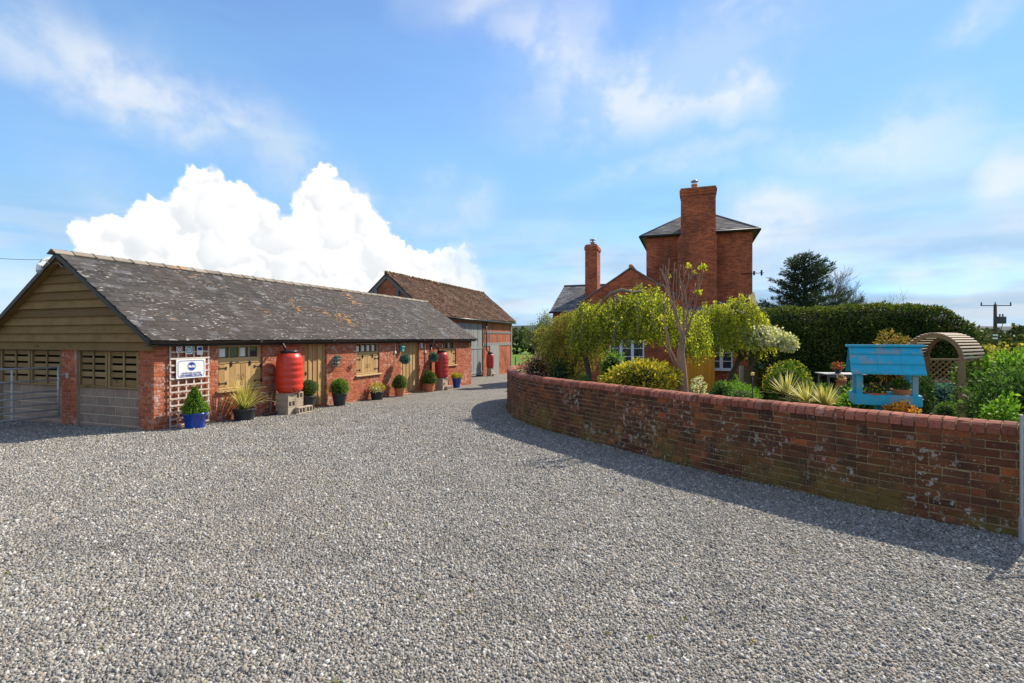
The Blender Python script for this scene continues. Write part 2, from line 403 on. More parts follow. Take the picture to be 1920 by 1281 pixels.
def m_wood(name, stops, axis='z', knots=True, weather=None, wamt=.5, rough=.75):
    m, t = newmat(name); r = rnd_of(t); p = lpos(t)
    off = t.n('CombineXYZ', i0=t.m('MULTIPLY', r, 17.), i1=t.m('MULTIPLY', r, 31.), i2=t.m('MULTIPLY', r, 7.))
    q = t.vm('ADD', p, off)
    sc = {'z': (22., 22., 1.2), 'x': (1.2, 22., 22.), 'y': (22., 1.2, 22.)}[axis]
    g = t.noise(t.scale(q, sc), 1.6, 5., .6)
    c = t.ramp(t.m('ADD', t.m('MULTIPLY', g, .5), t.m('MULTIPLY', r, .5)), stops)
    if knots:
        k = t.smooth(t.noise(t.scale(q, tuple(v ** .55 for v in sc)), 1.7, 2.), .70, .76)
        c = t.mix(t.m('MULTIPLY', k, .7), c, tuple(v * .3 for v in stops[0][1]))
    if weather: c = t.mix(t.m('MULTIPLY', t.smooth(t.noise(p, 2.4, 5., .65), .4, .72), wamt), c, weather)
    finish(t, c, rough, g, .4, .004, spec=.25); return m

def m_slate(name, stops, orange=1., white=1., brown=1., bias=None):
    m, t = newmat(name); r = rnd_of(t); p = wpos(t)
    c = t.ramp(r, stops)
    n = t.noise(p, 14., 5., .65)
    c = t.mix(t.m('MULTIPLY', t.smooth(t.noise(p, .55, 3.), .40, .62), .55 * brown), c, (.070, .055, .047))
    c = t.mix(t.m('MULTIPLY', t.smooth(n, .5, .8), .45), c, (.045, .04, .04))
    l = spots(t, t.scale(p, (.75, .75, 3.2)), 10., .60, .68, 1.1, .38, .55)
    c = t.mix(t.m('MULTIPLY', l, .75 * white), c, (.42, .39, .36))
    if orange:
        o = spots(t, p, 6.5, .56, .64, .5, .56, .63)
        c = t.mix(t.m('MULTIPLY', o, .85 * orange), c, (.46, .20, .035))
    finish(t, c, .85, n, .5, .006, spec=.12); return m

def m_leaf(name, stops, trans=.35, rough=.62, spec=.14):
    m, t = newmat(name); r = rnd_of(t); c = t.ramp(r, stops)
    d = t.n('BsdfPrincipled', out=None, Base_Color=c, Roughness=rough); d.inputs['Specular IOR Level'].default_value = spec
    tr = t.n('BsdfTranslucent', Color=t.mix(1., c, (1.3, 1.4, .7), 'MULTIPLY'))
    mx = t.n('MixShader', i0=trans, i1=d.outputs[0], i2=tr)
    o = t.t.nodes.new('ShaderNodeOutputMaterial'); t.t.links.new(mx, o.inputs[0]); return m

def m_gravel(name):
    m, t = newmat(name); p = wpos(t)
    v = t.n('TexVoronoi', out=None, Vector=p, Scale=42., Randomness=1.)
    s = t.n('SeparateColor', out=None, i0=v.outputs['Color'])
    v2 = t.n('TexVoronoi', out=None, Vector=p, Scale=18., Randomness=1.)
    s2 = t.n('SeparateColor', out=None, i0=v2.outputs['Color'])
    c = t.ramp(t.m('ADD', t.m('MULTIPLY', s.outputs[0], .7), t.m('MULTIPLY', s2.outputs[0], .3)), GRAVEL_STOPS)
    gap = t.smooth(v.outputs['Distance'], .42, .62)
    c = t.mix(t.m('MULTIPLY', gap, .75), c, (.06, .058, .055))
    sp = t.noise(p, 16., 2., .7); c = t.mix(t.m('MULTIPLY', t.smooth(sp, .52, .66), .55), c, (.055, .053, .05)); c = t.mix(t.m('MULTIPLY', t.smooth(sp, .46, .34), .45), c, (.44, .42, .37))
    big = t.noise(p, .5, 4.); c = t.mix(t.m('MULTIPLY', t.smooth(big, .4, .7), .22), c, (.25, .215, .16)); c = t.mix(t.m('MULTIPLY', t.smooth(t.noise(p, 1.4, 4.), .5, .72), .35), c, (.085, .083, .078))
    h = t.m('SUBTRACT', 1., v.outputs['Distance'])
    finish(t, c, .85, h, 1., .016, spec=.25); return m
GRAVEL_STOPS = [(0., (.055, .056, .056)), (.2, (.13, .13, .126)), (.42, (.215, .212, .202)), (.6, (.29, .282, .262)), (.72, (.31, .25, .18)), (.84, (.39, .378, .35)), (1., (.62, .61, .575))]

def m_stone(name):
    m, t = newmat(name); r = rnd_of(t); p = wpos(t)
    c = t.ramp(r, GRAVEL_STOPS)
    big = t.noise(p, .5, 4.); c = t.mix(t.m('MULTIPLY', t.smooth(big, .4, .7), .22), c, (.25, .215, .16)); c = t.mix(t.m('MULTIPLY', t.smooth(t.noise(p, 1.4, 4.), .5, .72), .35), c, (.085, .083, .078))
    n = t.noise(p, 130., 3.); c = t.mix(t.m('MULTIPLY', n, .35), c, (.17, .165, .16))
    finish(t, c, .8, spec=.3); return m

def m_grass(name, a, b):
    m, t = newmat(name); p = wpos(t)
    c = t.mix(t.smooth(t.noise(p, .35, 6., .7), .35, .65), a, b)
    c = t.mix(t.m('MULTIPLY', t.noise(p, 7., 4.), .5), c, tuple(v * .5 for v in a))
    finish(t, c, .9, t.noise(p, 12., 4.), .6, .03, spec=.1); return m

BRICK = [(0., (.32, .075, .035)), (.3, (.44, .115, .05)), (.6, (.52, .15, .07)), (.85, (.40, .10, .055)), (1., (.56, .23, .12))]
MAT = dict(
    brick=m_brickpiece('stable_brick', BRICK, 0., 1.),
    gbrick=m_brickpiece('garden_wall_brick', [(0., (.072, .026, .014)), (.35, (.135, .043, .019)), (.65, (.21, .070, .027)), (.88, (.12, .046, .029)), (1., (.38, .105, .03))], 1., 0., 1.15),
    coping=m_brickpiece('coping_brick', [(0., (.17, .055, .035)), (.4, (.32, .10, .062)), (.75, (.40, .135, .09)), (1., (.22, .09, .07))], .5),
    mortar=m_plain('lime_mortar', (.33, .27, .20), .95, .5, 20., .6, .01),
    gmortar=m_plain('old_mortar', (.30, .22, .115), .95, .6, 20., .6, .01, dirt=(.06, .05, .04), dirt_amt=.7),
    hbrick=m_bricktex('house_brick', (.56, .125, .045), (.27, .052, .026), (.38, .25, .17), .85),
    bbrick=m_bricktex('barn_brick', (.46, .125, .05), (.30, .07, .032), (.38, .28, .2), .5),
    slate=m_slate('stable_slate', [(0., (.042, .040, .040)), (.4, (.055, .051, .050)), (.75, (.070, .064, .061)), (.93, (.088, .087, .092)), (1., (.13, .13, .142))], 1., .9),
    ridge=m_slate('ridge_tile', [(0., (.20, .17, .14)), (1., (.32, .28, .23))], 1., 1., .4),
    hslate=m_slate('house_slate', [(0., (.09, .095, .105)), (.6, (.15, .155, .165)), (1., (.24, .245, .26))], 0., .6, .35),
    tile=m_slate('barn_tile', [(0., (.032, .015, .009)), (.4, (.058, .026, .014)), (.8, (.09, .040, .021)), (1., (.18, .11, .068))], .15, .4, .2),
    newwood=m_wood('treated_pine', [(0., (.24, .135, .05)), (.5, (.40, .25, .105)), (1., (.54, .37, .18))], 'z'),
    newwoodx=m_wood('treated_pine_rail', [(0., (.34, .21, .09)), (.5, (.48, .33, .16)), (1., (.62, .46, .26))], 'x'),
    board=m_wood('weathered_board', [(0., (.085, .044, .013)), (.5, (.195, .112, .036)), (1., (.35, .215, .085))], 'y', True, (.11, .064, .018), .45),
    louvre=m_wood('louvre_timber', [(0., (.15, .09, .034)), (1., (.34, .225, .10))], 'y', True),
    greywood=m_wood('grey_barn_board', [(0., (.15, .155, .16)), (.5, (.24, .25, .255)), (1., (.36, .37, .37))], 'z', False),
    oldoak=m_wood('old_oak', [(0., (.10, .10, .105)), (1., (.24, .235, .23))], 'z', False),
    trellis=m_wood('bleached_lath', [(0., (.42, .36, .31)), (1., (.62, .56, .50))], 'z', False),
    archwood=m_wood('arch_timber', [(0., (.16, .085, .035)), (.5, (.27, .155, .07)), (1., (.42, .29, .17))], 'z', False),
    slatwood=m_wood('arch_slat', [(0., (.34, .25, .17)), (1., (.60, .50, .39))], 'x', False),
    gatewood=m_wood('orange_stained_gate', [(0., (.60, .22, .015)), (1., (.80, .36, .04))], 'z'),
    black=m_plain('black_plastic', (.012, .012, .013), .35, .2, 8., .1),
    iron=m_plain('black_iron', (.015, .014, .014), .5, .3, 20.),
    darkin=m_plain('interior_shade', (.012, .011, .010), .9),  # indoor shade as a plain near-black colour
    redp=m_plain('red_barrel_plastic', (.62, .040, .018), .33, .25, 3., .08, dirt=(.40, .03, .02), dirt_amt=.3, spec=.5),
    redp2=m_plain('faded_red_barrel_plastic', (.42, .030, .028), .4, .3, 3., .08, spec=.5),
    block=m_plain('concrete_block', (.40, .33, .25), .95, .35, 30., .7, .006, dirt=(.22, .16, .11), dirt_amt=.5),
    wblock=m_plain('grey_brown_block', (.30, .215, .16), .95, .9, 26., .7, .006, dirt=(.20, .135, .11), dirt_amt=.7),
    terra=m_plain('terracotta', (.52, .18, .085), .8, .3, 9., .2),
    bluepot=m_plain('blue_glaze', (.010, .060, .42), .22, .3, 5., .05, spec=.6),
    greypot=m_plain('charcoal_pot', (.035, .038, .043), .5, .3, 9., .1),
    soil=m_plain('soil', (.055, .037, .024), .95, .6, 10., 1., .03),
    galv=m_plain('galvanised_steel', (.36, .38, .40), .5, .35, 14., .1, metal=.35),
    white=m_plain('white_paint', (.78, .78, .77), .45, .12, 5.),
    winwhite=m_plain('window_white', (.68, .71, .74), .4, .1, 5.),
    signblue=m_plain('sign_blue', (.02, .05, .30), .4, .05),
    signgrey=m_plain('sign_grey', (.38, .45, .55), .4, .05),
    teal=m_plain('teal_paint', (.09, .40, .45), .5, .2),
    pinkp=m_plain('pink_print', (.42, .16, .24), .5, .2),
    yellow=m_plain('yellow_plate', (.75, .55, .12), .5, .2),
    succ=m_leaf('succulent_leaf', [(0., (.05, .12, .11)), (.6, (.12, .25, .22)), (1., (.26, .40, .32))], .15),
    bark=m_plain('bark', (.09, .065, .045), .95, .6, 12., .8, .02),
    paleb=m_plain('pale_bark', (.30, .18, .125), .85, .5, 9., .5, .012, dirt=(.12, .07, .05), dirt_amt=.6),
    twig=m_plain('grey_twig', (.17, .15, .14), .9, .4, 9.),
    greytwig=m_plain('weeping_branch', (.22, .18, .14), .9, .4, 9.),
    box=m_leaf('box_leaf', [(0., (.035, .085, .012)), (.5, (.085, .17, .02)), (1., (.19, .28, .04))], .3),
    lime=m_leaf('lime_leaf', [(0., (.06, .15, .015)), (.5, (.13, .27, .025)), (1., (.28, .42, .05))], .35),
    weep=m_leaf('weeping_leaf', [(0., (.05, .085, .012)), (.35, (.16, .21, .025)), (.7, (.42, .42, .04)), (1., (.68, .62, .10))], .5),
    weep2=m_leaf('lime_weeping_leaf', [(0., (.13, .16, .015)), (.5, (.34, .37, .03)), (1., (.66, .60, .07))], .5),
    olive=m_leaf('olive_leaf', [(0., (.12, .115, .02)), (.5, (.26, .24, .05)), (1., (.46, .38, .10))], .38),
    gold=m_leaf('golden_leaf', [(0., (.07, .11, .012)), (.35, (.26, .26, .025)), (.7, (.55, .43, .03)), (1., (.72, .55, .08))], .3),
    varieg=m_leaf('variegated_blade', [(0., (.20, .23, .05)), (.5, (.52, .44, .12)), (1., (.72, .66, .34))], .25),
    hedge=m_leaf('hedge_leaf', [(0., (.026, .056, .013)), (.5, (.068, .11, .02)), (.8, (.16, .185, .036)), (1., (.32, .26, .07))], .2, .6, .18),
    hedgein=m_plain('hedge_inside', (.010, .014, .007), .95),  # near-black fill for the solid cores inside foliage
    conif=m_leaf('conifer_needle', [(0., (.012, .032, .018)), (.6, (.032, .066, .038)), (1., (.075, .115, .07))], .15),
    green=m_leaf('garden_leaf', [(0., (.03, .075, .015)), (.5, (.07, .14, .03)), (1., (.16, .25, .06))], .3),
    blossom=m_leaf('cream_blossom', [(0., (.16, .22, .04)), (.35, (.42, .42, .18)), (.6, (.68, .63, .46)), (1., (.82, .78, .66))], .3),
    pieris=m_leaf('pieris_leaf', [(0., (.07, .10, .03)), (.4, (.22, .16, .07)), (.6, (.62, .20, .15)), (.8, (.72, .42, .34)), (1., (.80, .68, .52))], .3),
    photin=m_leaf('orange_tip_leaf', [(0., (.07, .10, .02)), (.5, (.24, .19, .04)), (1., (.58, .27, .07))], .3),
    flower=m_leaf('orange_flower', [(0., (.06, .12, .02)), (.3, (.45, .10, .02)), (.7, (.75, .32, .03)), (1., (.85, .65, .12))], .3),
    violet=m_leaf('pansy', [(0., (.03, .08, .02)), (.5, (.06, .12, .03)), (.7, (.10, .03, .20)), (.85, (.75, .38, .03)), (1., (.80, .60, .05))], .3),
    redfl=m_leaf('red_flower', [(0., (.06, .14, .03)), (.5, (.12, .20, .05)), (.7, (.65, .06, .06)), (1., (.75, .12, .14))], .3),
    far=m_leaf('far_leaf', [(0., (.035, .055, .02)), (.5, (.07, .095, .03)), (1., (.15, .145, .05))], .2),
    farl=m_leaf('spring_leaf', [(0., (.10, .13, .04)), (1., (.26, .28, .10))], .35),
)
m, t = newmat('window_glass'); finish(t, (.035, .045, .055), .06, spec=.9); MAT['glass'] = m
m, t = newmat('worn_blue_paint'); p = lpos(t); r = rnd_of(t)
q = t.vm('ADD', p, t.n('CombineXYZ', i0=t.m('MULTIPLY', r, 9.), i1=0., i2=0.))
wear = t.smooth(t.m('ADD', t.noise(t.scale(q, (5., 5., 1.5)), 2., 5., .7), t.m('MULTIPLY', t.m('SUBTRACT', t.noise(q, 3.2, 2.), .5), .9)), .52, .66)
c = t.mix(t.noise(q, 9., 3.), (.006, .27, .42), (.02, .44, .62)); c = t.mix(t.m('MULTIPLY', wear, .65), c, (.27, .27, .26))
finish(t, c, .6, t.noise(t.scale(q, (30., 30., 3.)), 2., 3.), .3, .003); MAT['bluepaint'] = m
m, t = newmat('corrugated_sheet'); finish(t, (.55, .54, .50), .5, spec=.4); MAT['corr'] = m
MAT['gravel'] = m_gravel('gravel_far'); MAT['stone'] = m_stone('gravel_stone')
MAT['grass'] = m_grass('meadow', (.085, .17, .02), (.14, .24, .03)); MAT['lawn'] = m_grass('lawn_grass', (.06, .16, .015), (.10, .22, .02))
MAT['hill'] = m_grass('hazy_wooded_hill', (.045, .068, .075), (.06, .082, .08))  # blue of distance haze put into the hill colour

# ------------------------------------------------------------------ foliage helpers
def unit(v): return v / np.maximum(np.linalg.norm(v, axis=1, keepdims=True), 1e-6)
def leaves(name, P, mat, parent=None, size=.05, dirs=None, ratio=.5, spread=1., kind=None, rnd=None, world=True, svar=.4):
    P = np.asarray(P); n = len(P)
    d = RNG.normal(size=(n, 3)) * spread
    if dirs is not None: d = d + np.asarray(dirs)
    d = unit(d); a = unit(np.cross(d, RNG.normal(size=(n, 3))))
    L = (size * (1 + svar * RNG.uniform(-1, 1, n)))[:, None]; W = L * ratio
    nr = np.cross(d, a)
    V = np.stack([P, P + d * L * .5 + a * W * .5 + nr * L * .06, P + d * L, P + d * L * .5 - a * W * .5 + nr * L * .06], 1).reshape(-1, 3)
    Q = np.arange(4 * n).reshape(n, 4)
    r = RNG.uniform(0, 1, n) if rnd is None else np.clip(rnd, 0.001, .999)
    return fastmesh(name, V, Q, np.repeat(r, 4), mat, parent, kind, world)
def clump(c, rad, n, fill=.55, lumps=6, lump=.3):
    """points in an uneven ellipsoid, mostly near its skin, with lumps and gaps"""
    d = unit(RNG.normal(size=(n, 3))); r = fill + (1 - fill) * RNG.uniform(0, 1, n) ** .6
    ax = unit(RNG.normal(size=(lumps, 3))); dot = (d @ ax.T).max(1)
    r = r * (1 - lump + lump * 1.25 * np.clip(dot, 0, 1) ** 3)
    return np.array(c) + d * r[:, None] * np.array(rad), d
def blob_leaves(name, c, rad, n, mat, parent, size=.05, ratio=.55, fill=.55, lump=.3, lumps=8, spread=.8):
    P, d = clump(c, rad, n, fill, lumps, lump); return leaves(name, P, mat, parent, size, d, ratio, spread)
def branchy(mb, p, d, L, r, depth, kids=3, spread=.5, up=.15, seg=6, tips=None, shrink=.68):
    pts = [p]; q = Vector(p); dd = Vector(d).normalized(); n = 4
    for i in range(n):
        dd = (dd + Vector((random.gauss(0, .10), random.gauss(0, .10), random.gauss(0, .07) + up * .12))).normalized()
        q = q + dd * (L / n); pts.append(tuple(q))
    mb.tube(pts, [r * (1 - .45 * i / n) for i in range(n + 1)], seg, cap=False)
    if tips is not None: tips.append((tuple(q), tuple(dd), depth))
    if depth > 0:
        for k in range(kids):
            i = random.randint(2, n); o = Vector(pts[i])
            nd = (dd + Vector((random.gauss(0, spread), random.gauss(0, spread), random.gauss(0, spread * .6) + up))).normalized()
            branchy(mb, tuple(o), nd, L * shrink * random.uniform(.75, 1.15), r * .55, depth - 1, kids, spread, up, max(4, seg - 1), tips, shrink)

# ================================================================== GROUND
def sheet(name, rows, mat, zf, kind='structure', nx=6):
    """rows: list of (Y, xmin, xmax)"""
    V, Q = [], []
    for (Y, a, b) in rows:
        for k in range(nx + 1):
            x = a + (b - a) * k / nx; V.append((x, Y, zf(x, Y)))
    for i in range(len(rows) - 1):
        for k in range(nx):
            o = i * (nx + 1) + k; Q.append((o, o + 1, o + nx + 2, o + nx + 1))
    V = np.array(V); return fastmesh(name, V, np.array(Q), np.zeros(len(V)), mat, None, kind)

YS = [-30, -5, 0, 5, 10, 15, 20, 25, 30, 35, 40, 50, 60, 80, 130, 300, 900, 3000, 9000]
sheet('field', [(Y, -80 - 3 * abs(Y), 80 + 3 * abs(Y)) for Y in YS], MAT['grass'], lambda x, Y: gz(Y) - .06)
sheet('gravel_yard', [(Y, -34, 9) for Y in (-6, 0, 5, 10, 15, 20, 24)] + [(Y, -34, 3.2) for Y in (24.01, 30, 40, 46)], MAT['gravel'], lambda x, Y: gz(Y))

WALL_PTS = [(4.95, 4.80), (4.40, 5.42), (4.05, 5.85), (3.42, 6.82), (3.09, 7.28), (2.73, 7.85), (2.38, 8.5), (1.88, 9.5), (1.33, 10.45), (.75, 11.55),
            (.42, 12.4), (.13, 13.4), (-.07, 14.9), (-.16, 16.4), (-.1, 17.8), (.2, 19.1), (.9, 20.1), (2.0, 20.7)]
def resample(pts, step):
    pts = [np.array(p) for p in pts]; P = [2 * pts[0] - pts[1]] + pts + [2 * pts[-1] - pts[-2]]; out = []
    for i in range(1, len(P) - 2):
        for k in range(20):
            t = k / 20; a, b, c, d = P[i - 1:i + 3]
            out.append(.5 * (2 * b + (c - a) * t + (2 * a - 5 * b + 4 * c - d) * t * t + (3 * b - a - 3 * c + d) * t ** 3))
    out.append(pts[-1]); out = np.array(out)
    for _ in range(6): out[1:-1] = (out[:-2] + 2 * out[1:-1] + out[2:]) / 4
    L = np.r_[0, np.cumsum(np.linalg.norm(np.diff(out, axis=0), axis=1))]
    return out, L
WP, WLEN = resample(WALL_PTS, .05)
for _ in range(40): WP[1:-1] = (WP[:-2] + 2 * WP[1:-1] + WP[2:]) / 4
WLEN = np.r_[0, np.cumsum(np.linalg.norm(np.diff(WP, axis=0), axis=1))]
def wall_at(s):
    x = np.interp(s, WLEN, WP[:, 0]); y = np.interp(s, WLEN, WP[:, 1]); e = .08
    tx = np.interp(s + e, WLEN, WP[:, 0]) - np.interp(s - e, WLEN, WP[:, 0]); ty = np.interp(s + e, WLEN, WP[:, 1]) - np.interp(s - e, WLEN, WP[:, 1])
    n = math.hypot(tx, ty); return Vector((x, y, 0)), Vector((tx / n, ty / n, 0))
def wall_top(Y): return 1.335 - .0125 * Y
def wallx(Y): return np.interp(Y, WP[:, 1], WP[:, 0])

def soilz(x, Y):
    bed = max(-.24, .52 - max(0, Y - 7) * .054); k = min(1, max(0, (Y - 4.75) / 1.6)) * min(1, max(0, (21 - x) / 3.5)); return gz(Y) - .05 + (bed - gz(Y) + .05) * k
gr = [(4.75, 5.15, 21)] + [(Y, wallx(Y) + .12, 21) for Y in np.arange(5, 20.5, .75)] + [(20.6, 2.2, 21), (24, 2.6, 21), (36, 2.6, 21)]
sheet('garden_soil', gr, MAT['soil'], lambda x, Y: soilz(x, Y) + .03 * math.sin(x * 3.1 + Y * 2.3), nx=24)
sheet('lawn', [(Y, a, b) for Y, a, b in ((13.2, 3.4, 5.6), (15, 2.9, 6.9), (18, 2.4, 7.4), (21.0, 2.6, 8.0))], MAT['lawn'], lambda x, Y: soilz(x, Y) + .06, nx=4)
sheet('pasture', [(Y, 2.2 if Y < 60 else -90, 60) for Y in (37, 45, 59.9, 70, 105)], MAT['grass'], lambda x, Y: gz(Y) + .01)

# loose stones: nearest as geometry
def gravel_stones():
    P = []
    for (a, b, s) in ((2.1, 4.2, .0158), (4.2, 6., .0190), (6., 8.5, .0240), (8.5, 12., .0315), (12., 17.5, .044)):
        ys = np.arange(a, b, s); xs = np.arange(-1.06 * b - .4, 1.06 * b + .4, s)
        X, Y = np.meshgrid(xs, ys); X = X + RNG.uniform(-.5, .5, X.shape) * s; Y = Y + RNG.uniform(-.5, .5, Y.shape) * s
        k = (np.abs(X) < 1.06 * Y + .4) & ((X - SX) * E.x + (Y - SY) * E.y > -.02 - 30 * ((X - SX) * U.x + (Y - SY) * U.y < 0)) & (X < np.where(Y > 4.7, wallx(Y) + .02, 8))
        k &= RNG.uniform(0, 1, X.shape) < np.clip(1.25 - (Y - 8) / 8.5, .08, 1)
        P.append(np.stack([X[k], Y[k]], 1))
    P = np.concatenate(P); n = len(P)
    R0 = RNG.lognormal(0, .30, n) * np.interp(P[:, 1], (3, 6, 9, 14), (.0104, .0122, .0150, .0185)); R0 = np.clip(R0, .005, .03)
    ang = RNG.uniform(0, 2 * np.pi, n); el = RNG.uniform(.55, 1., n); h = R0 * RNG.uniform(.35, .8, n)
    k4 = np.arange(4) * np.pi / 2
    rad = RNG.uniform(.75, 1.25, (n, 8)); top = RNG.uniform(.5, .85, (n, 1))
    a0 = k4[None] + RNG.uniform(-.3, .3, (n, 4)); a1 = k4[None] + RNG.uniform(-.45, .45, (n, 4))
    lx = np.concatenate([np.cos(a0), np.cos(a1) * top], 1) * rad; ly = np.concatenate([np.sin(a0), np.sin(a1) * top], 1) * rad * el[:, None]
    lz = np.concatenate([np.full((n, 4), -.3), RNG.uniform(.6, 1.1, (n, 4))], 1) * h[:, None]
    lx *= R0[:, None]; ly *= R0[:, None]
    tx = RNG.normal(0, .24, (n, 1)); ty = RNG.normal(0, .24, (n, 1)); lz = lz + lx * tx + ly * ty
    ca, sa = np.cos(ang)[:, None], np.sin(ang)[:, None]
    X = P[:, :1] + lx * ca - ly * sa; Y = P[:, 1:] + lx * sa + ly * ca
    Z = .312 - .0273 * Y + lz + RNG.uniform(-.003, .004, (n, 1))
    V = np.stack([X, Y, Z], 2).reshape(-1, 3)
    f = np.array([(i, (i + 1) % 4, 4 + i) for i in range(4)] + [((i + 1) % 4, 4 + (i + 1) % 4, 4 + i) for i in range(4)] + [(4, 5, 6), (4, 6, 7)])
    Q = (f[None] + (np.arange(n) * 8)[:, None, None]).reshape(-1, 3)
    r = np.repeat(np.clip(RNG.beta(1.7, 1.9, n), .001, .999), 8)
    o = fastmesh('gravel', V, Q, r, MAT['stone'], None, 'stuff')
    o['label'] = 'loose grey and tan gravel stones over the yard'; o['category'] = 'gravel'
gravel_stones()
def gravel_weeds():
    P, D = [], []
    for _ in range(85):
        Y = random.uniform(2.6, 13); x = random.uniform(-1.0, min(1., (wallx(Y) - .1) / Y if Y > 4.8 else 1.)) * Y
        for k in range(random.randint(3, 9)): P.append((x + random.gauss(0, .012), Y + random.gauss(0, .012), gz(Y) + .008)); D.append((random.gauss(0, .6), random.gauss(0, .6), .8))
    for _ in range(240):
        s_ = random.uniform(0, WLEN[-1] * .8); x = np.interp(s_, WLEN, WP[:, 0]); y = np.interp(s_, WLEN, WP[:, 1])
        for k in range(5): P.append((x - random.uniform(0, .05), y - random.uniform(0, .05), gz(y) + .005)); D.append((random.gauss(0, .4), random.gauss(0, .4), 1.))
    o = leaves('weeds', np.array(P), m_leaf('weed_leaf', [(0., (.06, .09, .015)), (.6, (.16, .18, .03)), (1., (.36, .27, .06))], .3), None, .024, np.array(D), .45, .3, kind='stuff', world=False); o['label'] = 'tiny weeds and fallen leaf bits scattered over the gravel'; o['category'] = 'weeds'
gravel_weeds()

# hills on the horizon
def hills():
    V, Q, n = [], [], 90
    for j, (D, hh) in enumerate(((2300, 0), (2600, .55), (3000, 1.), (3500, .6))):
        for i in range(n + 1):
            a = -1.1 + 2.2 * i / n
            top = 55 + 16 * math.sin(a * 3.1 + 1) + 7 * math.sin(a * 9 + 2) + 3 * math.sin(a * 23)
            V.append((D * math.sin(a), D * math.cos(a), -1.4 + hh * top))
    for j in range(3):
        for i in range(n): o = j * (n + 1) + i; Q.append((o, o + 1, o + n + 2, o + n + 1))
    fastmesh('hills', np.array(V), np.array(Q), np.zeros(len(V)), MAT['hill'], None, 'structure', smooth=True)
hills()

# ================================================================== shared small pieces
def brick_variants(lx, ly, lz, n=4, c=.006, jit=.0016):
    out = []
    for i in range(n):
        mb = MB(); mb.box(-lx / 2, lx / 2, -ly / 2, ly / 2, -lz / 2, lz / 2, c, 0., jit=jit); out.append(mb.mesh('brick'))
    return out

# ================================================================== STABLE
stable = thing('stable_block', 'long low red brick stable with mossy slate roof and timber-boarded gable', 'stable', (SX, SY, 0), math.atan2(U.y, U.x))
ZE, ZR = 2.06, 4.19
ov_e, ov_v = .18, .22
def otop(py, px): return sz(py, st(px))
WINS = []      # x0, x1, z0(sill top), z1
DOORS = []
w1 = (st(410), st(492.5)); w2 = (st(668.5), st(711.5)); w3 = (st(829.4), st(855))
d1 = (st(572), st(612.5)); d2 = (st(752), st(785.5))
zs = .74
ZTOP = 1.965
OPEN = [(w1[0], w1[1], zs, ZTOP, 'w'), (d1[0], d1[1], -1, ZTOP, 'd'), (w2[0], w2[1], zs, ZTOP, 'w'), (d2[0], d2[1], -1, ZTOP, 'd'), (w3[0], w3[1], zs, ZTOP, 'w')]

# core walls
wc = MB(); x = 0.01
for (a, b, z0, z1, k) in OPEN:
    wc.box(x, a - .012, .008, .24, -.7, ZE, 0, .5)
    if k == 'w': wc.box(a - .012, b + .012, .008, .24, -.7, z0 - .06, 0, .5)
    wc.box(a - .012, b + .012, .008, .24, z1 + .03, ZE, 0, .5)
    x = b + .012
wc.box(x, SL - .01, .008, .24, -.7, ZE, 0, .5)
wc.box(SL - .24, SL - .008, .25, 2 * SW, -.7, ZE, 0, .5)        # far end wall
wc.box(.3, SL - .25, 2 * SW - .24, 2 * SW, -.7, ZE, 0, .5)      # back wall
wc.box(.01, .22, .245, .50, -.5, 1.80, 0, .5)                   # gable pier
wc.box(.01, .30, 2.67, 3.23, -.5, 1.80, 0, .5)                  # gable pillar
wc.box(.01, .30, 5.80, 2 * SW, -.5, 1.80, 0, .5)
wall = wc.build('wall', MAT['mortar'], stable)
# brick skin of the front and of the gable piers
BR = []                                     # (x, y, z, length, rotz, face)
CH, BL, BH = .0745, .2250, .0660
ncourse = int((ZE + .55) / CH)
for i in range(ncourse):
    z = ZE - .03 - CH * (i + .5)
    hd = (i % 4 == 3)
    L0 = .114 if hd else BL
    x = 0 if i % 2 == 0 else -L0 / 2
    while x < SL:
        a, b = max(x, 0), min(x + L0, SL); x += L0
        segs = [(a, b)]
        for (oa, ob, z0, z1, k) in OPEN:
            if z - BH / 2 < z1 + .02 and z + BH / 2 > z0 - .05:
                new = []
                for (p, q) in segs:
                    if q <= oa or p >= ob: new.append((p, q)); continue
                    if p < oa: new.append((p, oa))
                    if q > ob: new.append((ob, q))
                segs = new
        for (p, q) in segs:
            if q - p > .035: BR.append(((p + q) / 2, .05, z, q - p - .009, 0.))
    for (ya, yb) in ((.0, .50), (2.67, 3.24), (5.8, 2 * SW)):
        if z > 1.8: continue
        y = ya + (.102 if ya == 0 and i % 2 else 0); first = True
        while y < yb - .02:
            L1 = .114 if (i % 2 and first and ya > 0) else BL; first = False
            q = min(y + L1, yb)
            if q - y > .04: BR.append((.05, (y + q) / 2, z, q - y - .009, math.pi / 2))
            y = q
BV = brick_variants(1., .1, BH, 4, .0045, .0012)
for b in BV: b.materials.append(MAT['brick'])
def world_of(b): return Vector((SX, SY, 0)) + U * b[0] + V_ * b[1]
BR.sort(key=lambda b: (world_of(b).length + (4 if b[4] else 0)) * (1 if b[3] > .15 else 1.15))
vis = [b for b in BR if b[2] > gz(world_of(b).y) - .03]
rest = MB()
for i, b in enumerate(vis):
    j = random.gauss(0, .0018)
    if i < 300:
        o = link('brick', BV[i % 4], None, wall); o.location = (b[0], b[1] + (j if b[4] == 0 else 0), b[2]); o.scale = (b[3], 1, 1); o.rotation_euler = (0, random.gauss(0, .004), b[4])
    elif b[4] == 0: rest.box(b[0] - b[3] / 2, b[0] + b[3] / 2, b[1] - .05 + j, b[1] + .05, b[2] - BH / 2, b[2] + BH / 2, .004)
    else: rest.box(b[0] - .05, b[0] + .05, b[1] - b[3] / 2, b[1] + b[3] / 2, b[2] - BH / 2, b[2] + BH / 2, .004)
